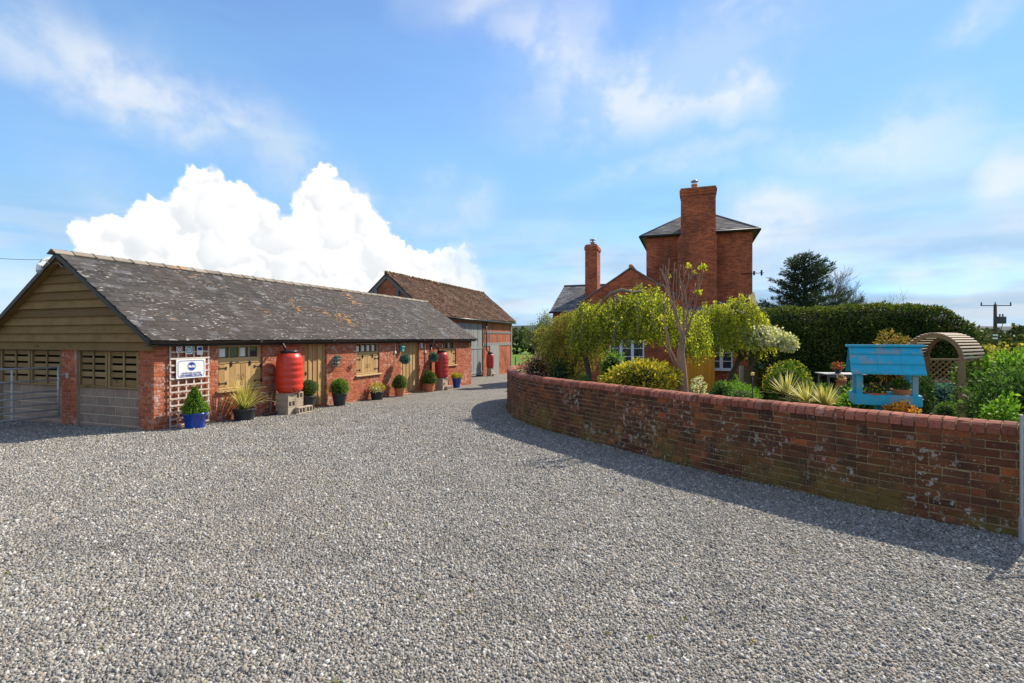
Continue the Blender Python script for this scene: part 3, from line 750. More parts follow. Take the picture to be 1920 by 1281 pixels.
rest.build('brickwork', MAT['brick'], wall, 'stuff')

# near-black sheets paint the indoor shade, so the openings read as depth
ins = MB(); ins.box(.35, .40, .3, 5.8, -.4, 1.8, 0, .5); ins.box(.4, SL - .3, .30, .34, -.6, 2.0, 0, .5); ins.build('interior_shade_sheet', MAT['darkin'], stable)

# roof
rdir = Vector((0, SW + ov_e, ZR - ZE)); RLEN = rdir.length; rdir.normalize(); rnor = Vector((0, -rdir.z, rdir.y))
deck = MB()
for sgn in (1, -1):
    e0 = (-ov_e if sgn > 0 else 2 * SW + ov_e)
    v = [(-ov_v, e0, ZE - .05), (SL + ov_v, e0, ZE - .05), (SL + ov_v, SW, ZR - .05), (-ov_v, SW, ZR - .05)]
    deck.hexa(v + [(a, b, c + .045) for (a, b, c) in v], .5) if sgn > 0 else deck.hexa([v[i] for i in (1, 0, 3, 2)] + [(v[i][0], v[i][1], v[i][2] + .045) for i in (1, 0, 3, 2)], .5)
roof = deck.build('roof', MAT['slate'], stable)
EX, SWD = .205, .30
def slate_M(xc, d):                         # slate with its lower edge at slope distance d
    x = Vector((1, 0, 0)); tilt = .028
    y = (rdir - rnor * tilt).normalized() if False else (rdir + rnor * -tilt).normalized()
    z = x.cross(y)
    M = Matrix(((x.x, y.x, z.x), (x.y, y.y, z.y), (x.z, y.z, z.z))).to_4x4()
    o = Vector((0, -ov_e, ZE)) + rdir * (d + .15) + rnor * .012
    M.translation = (xc, o.y, o.z); return M
SLT = []
nrow = int(RLEN / EX) + 1
for i in range(nrow):
    d = i * EX - .04; x = -ov_v - (SWD / 2 if i % 2 else 0)
    while x < SL + ov_v:
        w = SWD * random.choice((1, 1, 1, .86, 1.12)); a, b = max(x, -ov_v - .02), min(x + w, SL + ov_v + .02); x += w
        if b - a > .05: SLT.append(((a + b) / 2, d, b - a - .006))
SV = []
for i in range(4):
    mb = MB(); mb.box(-.5, .5, -.17, .15, -.004, .0045, .002, 0., jit=.0011); me = mb.mesh('slate'); me.materials.append(MAT['slate']); SV.append(me)
SLT.sort(key=lambda s: (s[0] + 1) * 1.0 + abs(s[1] - 1.2) * .35)
sr = MB()
for i, (xc, d, w) in enumerate(SLT):
    M = slate_M(xc, d) @ Matrix.Rotation(random.gauss(0, .006), 4, 'Z') @ Matrix.Translation((0, random.gauss(0, .006), abs(random.gauss(0, .003))))
    if i < 300:
        o = link('slate', SV[i % 4], None, roof); o.matrix_basis = M @ Matrix.Diagonal((w, 1, 1, 1))
    else: sr.box(-w / 2, w / 2, -.17, .15, -.004, .0045, 0, None, M)
sr.build('slate_field', MAT['slate'], roof, 'stuff')
rt = MB()
prof = [(-.17, -.105), (-.03, -.004), (.03, -.004), (.17, -.105), (.165, -.125), (.0, -.03), (-.165, -.125)]
def ridge_mesh(L):
    n = len(prof); V = [(x, p[0], p[1]) for x in (0, L) for p in prof]
    fs = [[i, (i + 1) % n, n + (i + 1) % n, n + i] for i in range(n)] + [[0, 6, 5, 1], [1, 5, 4 - 0, 2], [2, 4, 3]] + [[n + 0, n + 1, n + 5, n + 6], [n + 1, n + 2, n + 4, n + 5], [n + 2, n + 3, n + 4]]
    mb = MB(); mb.add(V, fs, 0.)
    mb.add([(x, p[0] * 1.1, p[1] * 1.0 + .016) for x in (L - .035, L) for p in prof], fs[:n], 0.)
    return mb.mesh('ridge_tile')
RM = [ridge_mesh(.452) for _ in range(2)]
for r_ in RM: r_.materials.append(MAT['ridge'])
nrt = int((SL + 2 * ov_v + .2) / .455)
for i in range(nrt + 1):
    o = link('ridge_tile', RM[i % 2], None, roof); o.location = (-ov_v - .1 + i * .455, SW, ZR + .055 + random.gauss(0, .004)); o.rotation_euler = (random.gauss(0, .02), random.gauss(0, .008), random.gauss(0, .01))
# gutter, fascia, barge boards
g = MB(); gy, gzz = -ov_e - .045, ZE - .075
n = 7
for (xa, xb) in [(-ov_v + k * 3.0, min(-ov_v + (k + 1) * 3.0 - .01, SL + ov_v)) for k in range(6)]:
    pr = [(gy + .058 * math.cos(a), gzz + .03 - .06 * math.sin(a)) for a in np.linspace(0, math.pi, n)]
    V = [(xx, p[0], p[1]) for xx in (xa, xb) for p in pr]; g.add(V, [[i, i + 1, n + i + 1, n + i] for i in range(n - 1)], .5, True)
    V = [(xx, gy + (p[0] - gy) * .9, p[1] + .006) for xx in (xa, xb) for p in pr]; g.add(V, [[i + 1, i, n + i, n + i + 1] for i in range(n - 1)], .5, True)
    g.box(xb - .06, xb + .05, gy - .064, gy + .064, gzz - .036, gzz + .034, .01, .5)
g.build('gutter', MAT['black'], stable)
fb = MB(); fb.box(-ov_v + .02, SL + ov_v - .02, -ov_e + .02, -ov_e + .045, ZE - .16, ZE - .055, .003, .3); fb.box(-ov_v + .02, SL + ov_v - .02, -ov_e + .046, .0, ZE - .15, ZE - .13, .003, .3); fb.build('fascia', MAT['iron'], stable)
for sgn in (1, -1):
    mb = MB(); a = (-ov_v + .005, -ov_e if sgn > 0 else 2 * SW + ov_e, ZE - .09); b = (-ov_v + .005, SW, ZR - .09)
    mb.bar(a, b, .03, .10, .4); mb.build('barge_board', MAT['iron'], stable)
    mb = MB(); mb.bar((-ov_v + .10, a[1], a[2] - .045), (-ov_v + .10, SW, b[2] - .045), .18, .02, .4); mb.build('soffit_board', MAT['board'], stable)

# gable weatherboards
zb, k = 1.80, 0
while zb < ZR - .18:
    hgt_ = .205; z1 = min(zb + hgt_ + .03, ZR - .12)
    def half(z): return (ZR - .13 - z) * (SW + ov_e) / (ZR - ZE)
    h0, h1 = min(half(zb), SW + .06), min(half(z1), SW + .06)
    if h1 < .08: break
    y0a, y0b, y1a, y1b = SW - h0, SW + h0, SW - h1, SW + h1
    xb_, xt_ = -.085, -.018
    mb = MB(); mb.hexa([(xb_, y0a, zb), (xb_, y0b, zb), (.0, y0b, zb), (.0, y0a, zb), (xt_, y1a, z1), (xt_, y1b, z1), (.0, y1b, z1), (.0, y1a, z1)][0:8])
    o = mb.build('weatherboard', MAT['board'], stable)
    zb += hgt_; k += 1
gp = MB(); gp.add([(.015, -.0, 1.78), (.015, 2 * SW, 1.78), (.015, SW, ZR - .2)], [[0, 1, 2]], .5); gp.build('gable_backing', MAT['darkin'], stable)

# gable openings: block dwarf walls and louvred shutters
BLK = MB(); BLK.box(-.5, .5, -.05, .05, -.10, .10, 0.006, 0.); bm_ = BLK.mesh('block'); bm_.materials.append(MAT['wblock'])
bcore = MB(); bcore.box(.075, .16, .505, 2.665, -.5, .90, 0, .5); bcore.box(.075, .16, 3.245, 5.795, -.5, .90, 0, .5); bcore = bcore.build('dwarf_wall', m_plain('pale_mortar', (.52, .43, .33), .95, .3, 20., .5, .008), stable)
for (ya, yb) in ((.51, 2.66), (3.25, 5.79)):
    for i in range(7):
        z = .905 - .215 * (i + .5); y = ya - (.22 if i % 2 else 0)
        if z < -.35: continue
        while y < yb:
            a, b = max(y, ya), min(y + .44, yb); y += .44
            if b - a > .06: o = link('block', bm_, None, bcore); o.location = (.12, (a + b) / 2, z); o.scale = (b - a - .016, 1, 1.0); o.rotation_euler = (0, 0, math.pi / 2)
for (ya, yb) in ((.53, 1.57), (1.60, 2.64), (3.27, 4.50), (4.54, 5.77)):
    fr = MB(); fr.box(.02, .09, ya, ya + .07, .91, 1.795, .004); fr.box(.02, .09, yb - .07, yb, .91, 1.795, .004); fr.box(.015, .085, ya + .07, yb - .07, .912, .95, .004); fr.box(.035, .055, (ya + yb) / 2 - .03, (ya + yb) / 2 + .03, .95, 1.79, .003)
    fr = fr.build('louvre_shutter', MAT['louvre'], stable)
    for i in range(5):
        z0 = 1.70 - i * .168; mb = MB(); mb.box(.06, .082, ya + .05, yb - .05, z0 - (.03 if i < 4 else .075), z0 + .085, .003); mb.build('slat', MAT['louvre'], fr)
    hk = MB(); hk.tube([(.015, yb - .09, 1.33), (-.005, yb - .09, 1.33), (-.005, yb - .09, 1.28)], .008, 6); hk.build('latch', MAT['galv'], fr)

# windows with shutters
def stable_window(a, b, i):
    f = MB(); y0, y1 = .07, .15
    f.box(a, a + .07, y0, y1, zs, ZTOP, .004); f.box(b - .07, b, y0, y1, zs, ZTOP, .004)
    f.box(a + .07, b - .07, y0 + .002, y1, ZTOP - .10, ZTOP, .004)
    zt = zs + (ZTOP - zs) * .69; f.box(a + .07, b - .07, y0 - .012, y1, zt - .16, zt - .01, .004)
    w = f.build('window', MAT['newwoodx'], stable)
    s = MB(); s.box(a - .09, b + .09, -.075, .14, zs - .055, zs - .002, .006); s.build('sill', MAT['newwoodx'], w)
    n = 4; wa, wb = a + .075, b - .075; pw = (wb - wa) / n
    for k in range(n):
        mb = MB(); mb.box(wa + k * pw + .02, wa + (k + 1) * pw - .02, .115, .121, zt, ZTOP - .105, 0, .5); mb.build('pane', MAT['glass'], w)
        if k % 2 == 0 or i == 1:
            mb = MB(); pts = []
            for q in range(9):
                xx = wa + k * pw + .03 + (pw * .55) * q / 8; pts.append((xx, .112 + .003 * math.sin(q * 2.2 + i)))
            V = [(p[0], p[1], z) for z in (zt + .01, ZTOP - .13 - .04 * random.random()) for p in pts]; mb.add(V, [[q, q + 1, 9 + q + 1, 9 + q] for q in range(8)], .5, True); mb.build('curtain', MAT['white'], w)
    for k in range(n + 1):
        xx = wa + k * pw; mb = MB(); mb.box(xx - .022, xx + .022, .085, .135, zt - .008, ZTOP - .098, .003); mb.build('glazing_bar', MAT['newwood'], w)
    sa, sb = a + .03, b - .03; mid = (sa + sb) / 2; zb_ = zs + .012
    for (p, q) in ((sa, mid - .004), (mid + .004, sb)):
        for k in range(4):
            x0 = p + (q - p) * k / 4; mb = MB(); mb.box(x0 + .002, x0 + (q - p) / 4 - .002, .042, .066, zb_ + .06, zt - .18, .004); mb.build('shutter_plank', MAT['newwood'], w)
    mb = MB(); mb.box(sa, sb, .048, .07, zb_, zb_ + .055, .004); mb.build('bottom_rail', MAT['newwoodx'], w)
    for xx, sg in ((sa, 1), (sb, -1)):
        for zz in (zb_ + .16, zt - .28):
            mb = MB(); mb.box(min(xx, xx + sg * .22), max(xx, xx + sg * .22), .030, .040, zz - .012, zz + .012, .002); mb.box(min(xx - sg * .03, xx + sg * .02), max(xx - sg * .03, xx + sg * .02), .026, .04, zz - .05, zz + .05, .002); mb.box(min(xx + sg * .20, xx + sg * .24), max(xx + sg * .20, xx + sg * .24), .027, .04, zz - .04, zz + .04, .002); mb.build('hinge', MAT['iron'], w)
    for xx in (mid - .075, mid + .075):
        mb = MB(); zc = zb_ + .30; mb.tube([(xx, .04, zc + .07), (xx + .0, .012, zc + .05), (xx, .005, zc), (xx, .012, zc - .05), (xx, .04, zc - .07)], .007, 6); mb.build('handle', MAT['iron'], w)
    for xx in (sa + (sb - sa) * .28, sa + (sb - sa) * .72):
        mb = MB(); mb.box(xx - .025, xx + .025, .018, .045, zt - .24, zt - .12, .004); mb.build('latch', MAT['iron'], w)
for i, wd in enumerate((w1, w2, w3)): stable_window(wd[0], wd[1], i)
def stable_door(a, b, np_, hinge_right):
    zb_ = gz(sw((a + b) / 2).y) + .04; f = MB(); f.box(a, a + .05, .085, .17, zb_ - .1, ZTOP, .004); f.box(b - .06, b, .075, .17, zb_ - .1, ZTOP, .004); f.box(a + .05, b - .06, .09, .17, ZTOP - .05, ZTOP, .004)
    d = f.build('door', MAT['newwood'], stable); p0, p1 = a + .055, b - .065; w = (p1 - p0) / np_
    for k in range(np_):
        mb = MB(); mb.box(p0 + k * w + .003, p0 + (k + 1) * w - .003, .115, .135, zb_, ZTOP - .055, .004); mb.build('plank', MAT['newwood'], d)
        if k: mb = MB(); mb.box(p0 + k * w - .028, p0 + k * w + .028, .092, .1145, zb_ + .01, ZTOP - .06, .004); mb.build('cover_strip', MAT['newwood'], d)
    mb = MB(); mb.box(p0 + .03, p0 + .10, .08, .112, zb_ + 1.0, zb_ + 1.12, .004); mb.tube([(p0 + .06, .085, zb_ + 1.06), (p0 + .06, .05, zb_ + 1.06), (p0 + .14, .045, zb_ + 1.06)], .009, 6); mb.build('handle', MAT['iron'], d)
    mb = MB(); mb.box(a - .02, b + .02, -.06, .2, zb_ - .14, zb_ - .02, .006, .2); mb.build('threshold', MAT['brick'], d)
stable_door(*d1, 4, True); stable_door(*d2, 5, True)
# down pipes into the barrels, conduits
def local(px, py, off):
    t_ = st(px, off); return (t_, -off, sz(py, t_, off))
mb = MB(); mb.tube([local(529, 641, .225), local(530, 645, .225), local(533, 650, .36), local(536, 659, .40)], .035, 8); mb.build('downpipe', MAT['black'], stable)
mb = MB(); mb.tube([local(812.5, 638, .225), local(812.5, 643, .225), local(818, 648, .33), local(821.5, 651, .38), local(822, 661, .40)], .035, 8); mb.build('downpipe', MAT['black'], stable)
mb = MB(); mb.tube([local(808.5, 646, .05), local(808.5, 702, .05)], .032, 8); mb.build('downpipe', MAT['black'], stable)
for (px, pa, pb) in ((741, 641, 660), (797.5, 641, 659)):
    mb = MB(); mb.tube([local(px, pa, .03), local(px, pb, .03)], .012, 6); p = local(px, pb, .03); mb.box(p[0] - .04, p[0] + .04, p[1] - .03, p[1] + .03, p[2] - .07, p[2] + .03, .005); mb.build('conduit', MAT['white'], stable)

# ================================================================== BARN
BX = Vector((-4.9, 29.24, 0)); BLn, BW = 14.5, 5.36
barn = thing('timber_framed_barn', 'tall brick and timber-framed barn with brown tiled roof and grey doors', 'barn', (BX.x, BX.y, gz(30)), math.atan2(U.y, U.x))
bz = -gz(30); bE, bR, bG = 3.45 + bz, 5.93 + bz, -.6
def bt(px, off=0.):
    k = (px - 960) / F; ox, oy = BX.x + E.x * off, BX.y + E.y * off; return (k * oy - ox) / (U.x - k * U.y)
def bzp(py, t_): return ZZ(py, BX.y + U.y * t_) + bz
da, db = bt(857), bt(904.5); dtop = bzp(605.5, (da + db) / 2)
mb = MB(); mb.box(0, da, 0, .25, bG, bE, 0, .5); mb.box(db, BLn, 0, .25, bG, bE, 0, .5); mb.box(da, db, 0.02, .25, dtop, bE, 0, .5)
mb.box(.0, .25, .25, BW, bG, bE, 0, .5); mb.box(BLn - .25, BLn, .25, BW, bG, bE, 0, .5); mb.box(.25, BLn - .25, BW - .25, BW, bG, bE, 0, .5)
for x in (0.0, BLn): mb.add([(x, 0, bE), (x, BW, bE), (x, BW / 2, bR - .1)], [[0, 2, 1] if x == 0 else [0, 1, 2]], .5)
mb.build('wall', MAT['bbrick'], barn)
mb = MB(); mb.box(da, db, .22, .26, bG, dtop, 0, .5); mb.build('interior_shade_sheet', MAT['darkin'], barn)  # dark sheet behind the planks, indoor shade put into its colour
for px in (919, 933.2, 948):
    x = bt(px); mb = MB(); mb.box(x - .09, x + .09, -.02, .1, bzp(645, x), bE - .1, .01); mb.build('stud', MAT['oldoak'], barn)
for (pa, pb, py, h, mt) in ((905, 958, 624, .16, 'oldoak'), (905, 958, 645.5, .24, 'trellis')):
    a, b = bt(pa), bt(pb); mb = MB(); mb.box(a, b, -.035, .09, bzp(py, (a + b) / 2) - h / 2, bzp(py, (a + b) / 2) + h / 2, .01); mb.build('rail', MAT['oldoak'], barn)
mb = MB(); mb.box(BLn - .26, BLn + .02, -.04, .2, bG, bE - .02, .01); mb.build('corner_post', MAT['oldoak'], barn)
mb = MB(); mb.box(db, db + .2, -.03, .2, bG, bE - .05, .01); mb.build('door_post', MAT['bark'], barn)
mb = MB(); mb.box(0, BLn, -.045, .15, bE - .2, bE + .02, .01); mb.build('wall_plate', MAT['oldoak'], barn)
# gable timbers
for (a, b, w) in (((-.04, .0, bE + .05), (-.04, BW / 2, bR - .12), .26), ((-.04, BW, bE + .05), (-.04, BW / 2, bR - .12), .26), ((-.05, 1.2, bE + .15), (-.05, BW - 1.2, bE + .15), .2), ((-.05, BW / 2 - .75, bE + .2), (-.05, BW / 2 - .75, bR - .95), .18), ((-.05, BW / 2 + .75, bE + .2), (-.05, BW / 2 + .75, bR - .95), .18)):
    mb = MB(); mb.bar(a, b, .1, w); mb.build('gable_timber', MAT['oldoak'], barn)
# roof with tiles
br = Vector((0, BW / 2 + .28, bR - bE + .05)); bl = br.length; br.normalize(); bn = Vector((0, -br.z, br.y)); eo = Vector((0, -.28, bE - .05))
deck = MB()
for s in (0, 1):
    v = [(-.15, -.28, bE - .10), (BLn + .25, -.28, bE - .10), (BLn + .25, BW / 2, bR - .05), (-.15, BW / 2, bR - .05)]
    if s: v = [(a, BW - b, c) for (a, b, c) in v]; v = [v[i] for i in (1, 0, 3, 2)]
    deck.hexa(v + [(a, b, c + .045) for (a, b, c) in v], .5)
broof = deck.build('roof', MAT['tile'], barn)
tl = MB()
for i in range(int(bl / .105) + 1):
    x = -.2 - (.085 if i % 2 else 0)
    while x < BLn + .25:
        w = .165; y = (br - bn * .10).normalized(); z = Vector((1, 0, 0)).cross(y); M = Matrix(((1, y.x, z.x), (0, y.y, z.y), (0, y.z, z.z))).to_4x4()
        sag = -.05 * math.sin(math.pi * min(max(x / BLn, 0), 1)) + .012 * math.sin(x * 2.3 + i * .3)
        o = eo + br * (i * .105 + .05 + random.gauss(0, .006)) + bn * (.018 + sag + .05 + abs(random.gauss(0, .007))); M.translation = (x + w / 2, o.y, o.z)
        tl.box(-w / 2 + .003, w / 2 - .003, -.08, .08, -.006, .006, 0, None, M @ Matrix.Rotation(random.gauss(0, .03), 4, 'Y')); x += w
tl.build('roof_tiles', MAT['tile'], broof, 'stuff')
for i in range(int((BLn + .4) / .33)):
    mb = MB(); mb.tube([(-.15 + i * .33, BW / 2, bR + .0), (-.15 + i * .33 + .325, BW / 2, bR + .0 + random.gauss(0, .008))], .11, 8); mb.build('ridge_tile', MAT['tile'], broof)
mb = MB()
for k in range(int((BLn + .4) / .15)): mb.tube([(-.15 + k * .15, BW / 2 + random.gauss(0, .05), bR + .1), (-.15 + k * .15 + .1, BW / 2 + random.gauss(0, .05), bR + .1 + random.uniform(.01, .03))], .05, 5)
mb.build('ridge_moss', m_plain('dry_moss', (.20, .14, .045), .95, .6, 9., 1., .02), broof, 'stuff')
# barn doors
dz = gz(BX.y + U.y * (da + db) / 2) + bz + .05
for (a, b) in ((da + .02, (da + db) / 2 - .01), ((da + db) / 2 + .01, db - .02)):
    f = MB(); f.box(a, b, .06, .08, dz + .9, dz + 1.05, .003); d = f.build('door', MAT['greywood'], barn); n = 11; w = (b - a) / n
    for k in range(n):
        mb = MB(); y = random.gauss(0, .006); mb.box(a + k * w + .012, a + (k + 1) * w - .012, .02 + y, .055 + y, dz, dtop - .02, .004); mb.build('plank', MAT['greywood'], d)
    for zz in (dz + .15, dz + 1.9): mb = MB(); mb.box(a, b, -.01, .018, zz, zz + .13, .004); mb.build('ledge', MAT['greywood'], d)
a, b = bt(918), bt(934.5); mb = MB(); mb.box(a, b, -.05, .02, dz - .2, bzp(648, a), .004); mb.build('side_door', MAT['greywood'], barn)
mb = MB(); x = bt(912, .12); mb.tube([(x, -.12, bE - .1), (x, -.12, bzp(657, x)), (x + .25, -.3, bzp(661, x))], .05, 8); mb.build('downpipe', MAT['black'], barn)
mb = MB(); mb.tube([(-.1, -.33, bE - .1), (BLn + .15, -.33, bE - .14)], .055, 8); mb.build('gutter', MAT['black'], barn)

# ================================================================== HOUSE
HX = Vector((7.0, 26.4, 0)); hg = -.45
house = thing('brick_house', 'tall red brick house with hipped slate roof and massive front chimney', 'house', (HX.x, HX.y, hg), -TH)
H0 = -hg                                    # local z = world z + H0
def hs(px, d=0.):                           # along-front coordinate of pixel column at depth d behind the tower face
    k = (px - 960) / F; o = HX + U * d; return (k * o.y - o.x) / (E.x - k * E.y)
def hzp(py, s, d=0.): return ZZ(py, (HX + U * d + E * s).y) + H0
TW, TD = 5.02, 5.6; tE = 7.36 + H0; tR = 9.22 + H0
mb = MB(); mb.box(0, TW, 0, TD, -.3, tE - .03, 0, .5); mb.build('tower_wall', MAT['hbrick'], house)
o_ = .26
def hip(parent, x0, x1, y0, y1, ze, zr, ridge=.1, ex=.2):
    cx, cy = (x0 + x1) / 2, (y0 + y1) / 2
    core = MB(); A = [(x0, y0, ze), (x1, y0, ze), (x1, y1, ze), (x0, y1, ze), (cx, cy, zr)]
    core.add(A, [[0, 1, 4], [1, 2, 4], [2, 3, 4], [3, 0, 4], [3, 2, 1, 0]], .5)
    rf = core.build('roof', MAT['hslate'], parent); sl = MB(); L = math.hypot(cy - y0, zr - ze); n = int(L / ex)
    for i in range(n):
        f0, f1 = i / n, (i + 1.25) / n
        for (P, Q) in ((A[0], A[1]), (A[1], A[2]), (A[3], A[0])):
            P, Q, T = Vector(P), Vector(Q), Vector(A[4]); wid = (Q - P).length * (1 - f0); m = max(1, int(wid / .3)); nn = (Q - P).cross(T - P).normalized()
            for k in range(m):
                a, b = (k + .01) / m, (k + .99) / m
                def pt(g, f, h): return tuple(P.lerp(Q, g).lerp(T, min(f, 1)) + nn * h)
                h = .02 + abs(random.gauss(0, .004)); sl.hexa([pt(a, f0, h - .01), pt(b, f0, h - .01), pt(b, f1, 0), pt(a, f1, 0), pt(a, f0, h), pt(b, f0, h), pt(b, f1, .008), pt(a, f1, .008)])
    sl.build('slate_field', MAT['hslate'], rf, 'stuff')
    for i in range(4): m2 = MB(); m2.tube([A[i], A[4]], .06, 6); m2.build('hip_tile', MAT['ridge'] if False else MAT['hslate'], rf)
hip(house, -o_, TW + o_, -o_, TD + o_, tE, tR)
mb = MB()
for (a, b) in (((-o_ - .05, -o_ - .05, tE - .03), (TW + o_ + .05, -o_ - .05, tE - .03)), ((TW + o_ + .05, -o_, tE - .03), (TW + o_ + .05, TD, tE - .03)), ((-o_ - .05, -o_, tE - .03), (-o_ - .05, TD, tE - .03))): mb.tube([a, b], .06, 8)
mb.box(-o_, TW + o_, -o_, .0, tE - .06, tE - .02, .003); mb.box(TW, TW + o_, 0, TD, tE - .06, tE - .021, .003); mb.box(-o_, 0, 0, TD, tE - .06, tE - .021, .003); mb.build('eaves_gutter', MAT['iron'], house)
# main chimney
ca, cb = hs(1270, -.5), hs(1344, -.5); ua, ub = hs(1276.5, -.5), hs(1342, -.5)
zsh = hzp(450, ca, -.5); ztp = hzp(356, ua, -.5)
mb = MB(); mb.box(ca, cb, -.55, 0.01, -.2, zsh, 0, .5); mb.box(ua, ub, -.548, .40, zsh - .01, ztp - .35, 0, .5)
mb.hexa([(ca, -.55, zsh), (cb, -.55, zsh), (cb, 0, zsh), (ca, 0, zsh), (ua - .001, -.549, zsh + .25), (ub + .001, -.549, zsh + .25), (ub, 0, zsh + .25), (ua, 0, zsh + .25)], .5)
mb.box(ua - .03, ub + .03, -.58, .43, ztp - .34, ztp - .20, 0, .5); mb.box(ua - .06, ub + .06, -.61, .46, ztp - .198, ztp - .06, 0, .5); mb.box(ua - .02, ub + .02, -.57, .42, ztp - .058, ztp, 0, .5)
ch = mb.build('chimney', MAT['hbrick'], house)
mb = MB(); mb.box(ua - .015, ub + .015, -.56, .41, ztp + .002, ztp + .05, .01); mb.build('flaunching', MAT['gmortar'], ch)
px_ = hs(1302, -.1); mb = MB(); mb.lathe([(.15, ztp), (.135, ztp + .22), (.16, ztp + .25), (.16, ztp + .31), (.12, ztp + .31), (.12, ztp + .1)], (px_, -.1, 0), 14); mb.build('chimney_pot', MAT['terra'], ch)
mb = MB()
for k in range(4): a = k * math.pi / 2; mb.tube([(px_ + .1 * math.cos(a), -.1 + .1 * math.sin(a), ztp + .28), (px_ + .1 * math.cos(a), -.1 + .1 * math.sin(a), ztp + .46)], .012, 5)
mb.lathe([(.0, ztp + .56), (.1, ztp + .53), (.19, ztp + .45), (.18, ztp + .44), (0, ztp + .46)], (px_, -.1, 0), 14); mb.build('chimney_cowl', MAT['galv'], ch)
# left wing
LW0, LE, LR, LD = hs(1036.5, 0), 3.55 + H0, 5.25 + H0, 3.15
mb = MB(); mb.box(LW0, -.01, 0.0, LD * 2, -.3, LE, 0, .5); mb.add([(LW0, 0, LE), (LW0, 2 * LD, LE), (LW0, LD, LR - .06)], [[0, 2, 1]], .5); mb.build('wing_wall', MAT['hbrick'], house)
def slope_roof(parent, x0, x1, y0, y1, z0, z1, mat, ex=.2, wd=.3, both=True):
    d = Vector((0, y1 - y0, z1 - z0)); L = d.length; d.normalize(); nn = Vector((0, -d.z, d.y)); core = MB()
    v = [(x0, y0, z0 - .05), (x1, y0, z0 - .05), (x1, y1, z1 - .05), (x0, y1, z1 - .05)]; core.hexa(v + [(a, b, c + .045) for a, b, c in v], .5)
    if both:
        v = [(x1, 2 * y1 - y0, z0 - .05), (x0, 2 * y1 - y0, z0 - .05), (x0, y1, z1 - .05), (x1, y1, z1 - .05)]; core.hexa(v + [(a, b, c + .045) for a, b, c in v], .5)
    rf = core.build('roof', mat, parent); sl = MB()
    for i in range(int(L / ex)):
        x = x0 - (wd / 2 if i % 2 else 0)
        while x < x1:
            a, b = max(x, x0), min(x + wd, x1); x += wd
            if b - a < .04: continue
            y = (d - nn * .05).normalized(); z = Vector((1, 0, 0)).cross(y); M = Matrix(((1, y.x, z.x), (0, y.y, z.y), (0, y.z, z.z))).to_4x4()
            q = Vector((0, y0, z0)) + d * (i * ex + ex * .55) + nn * (.015 + abs(random.gauss(0, .004))); M.translation = ((a + b) / 2, q.y, q.z)
            sl.box(-(b - a) / 2 + .003, (b - a) / 2 - .003, -ex * .62, ex * .62, -.004, .004, 0, None, M)
    sl.build('slate_field', mat, rf, 'stuff'); return rf
rf = slope_roof(house, LW0 - .12, .0, -.2, LD, LE - .02, LR, MAT['hslate'])
mb = MB(); mb.tube([(LW0 - .12, LD, LR + .0), (0, LD, LR + .0)], .08, 8); mb.build('ridge_tile', MAT['hslate'], rf)
mb = MB(); mb.tube([(LW0 - .15, -.25, LE - .06), (0, -.25, LE - .06)], .055, 8); mb.build('gutter', MAT['iron'], house)
# small chimney on the wing
qa, qb = hs(1097, 1.2), hs(1119.5, 1.2); qz = hzp(458, qa, 1.2)
mb = MB(); mb.box(qa, qb, 1.2, 2.25, 3.3, qz - .35, 0, .5); mb.box(qa - .04, qb + .04, 1.16, 2.29, qz - .34, qz - .16, 0, .5); mb.hexa([(qa - .04, 1.16, qz - .158), (qb + .04, 1.16, qz - .158), (qb + .04, 2.29, qz - .158), (qa - .04, 2.29, qz - .158), (qa + .05, 1.3, qz), (qb - .05, 1.3, qz), (qb - .05, 2.2, qz), (qa + .05, 2.2, qz)], .5)
c2 = mb.build('chimney', MAT['hbrick'], house); xm = (qa + qb) / 2
mb = MB(); mb.lathe([(.10, qz - .02), (.10, qz + .12), (.16, qz + .13), (.16, qz + .18), (.05, qz + .19), (.05, qz + .28), (.19, qz + .29), (.17, qz + .34), (0, qz + .36)], (xm, 1.7, 0), 12); mb.build('chimney_cowl', MAT['galv'], c2)
# front gable wing
GD = -2.0; gs = hs(1183, GD); gR = hzp(502, gs, GD); gw = 2.4; gE = gR - gw * .66
mb = MB(); mb.box(gs - gw, gs + gw, GD, 1.0, -.3, gE, 0, .5); mb.add([(gs - gw, GD, gE), (gs + gw, GD, gE), (gs, GD, gR - .05)], [[0, 1, 2]], .5); mb.build('gable_wall', MAT['hbrick'], house)
mb = MB()
for s in (-1, 1):
    v = [(gs + s * (gw + .12), GD - .06, gE - .10), (gs, GD - .06, gR - .02), (gs, 1.5, gR - .02), (gs + s * (gw + .12), 1.5, gE - .10)]
    if s > 0: v = v[::-1]
    mb.hexa([(a, b, c) for a, b, c in v] + [(a, b, c + .07) for a, b, c in v], .5)
mb.build('gable_roof', MAT['hslate'], house)
mb = MB(); mb.tube([(gs, GD - .1, gR + .06), (gs, 1.5, gR + .06)], .1, 8); mb.build('ridge_tile', MAT['terra'], house)
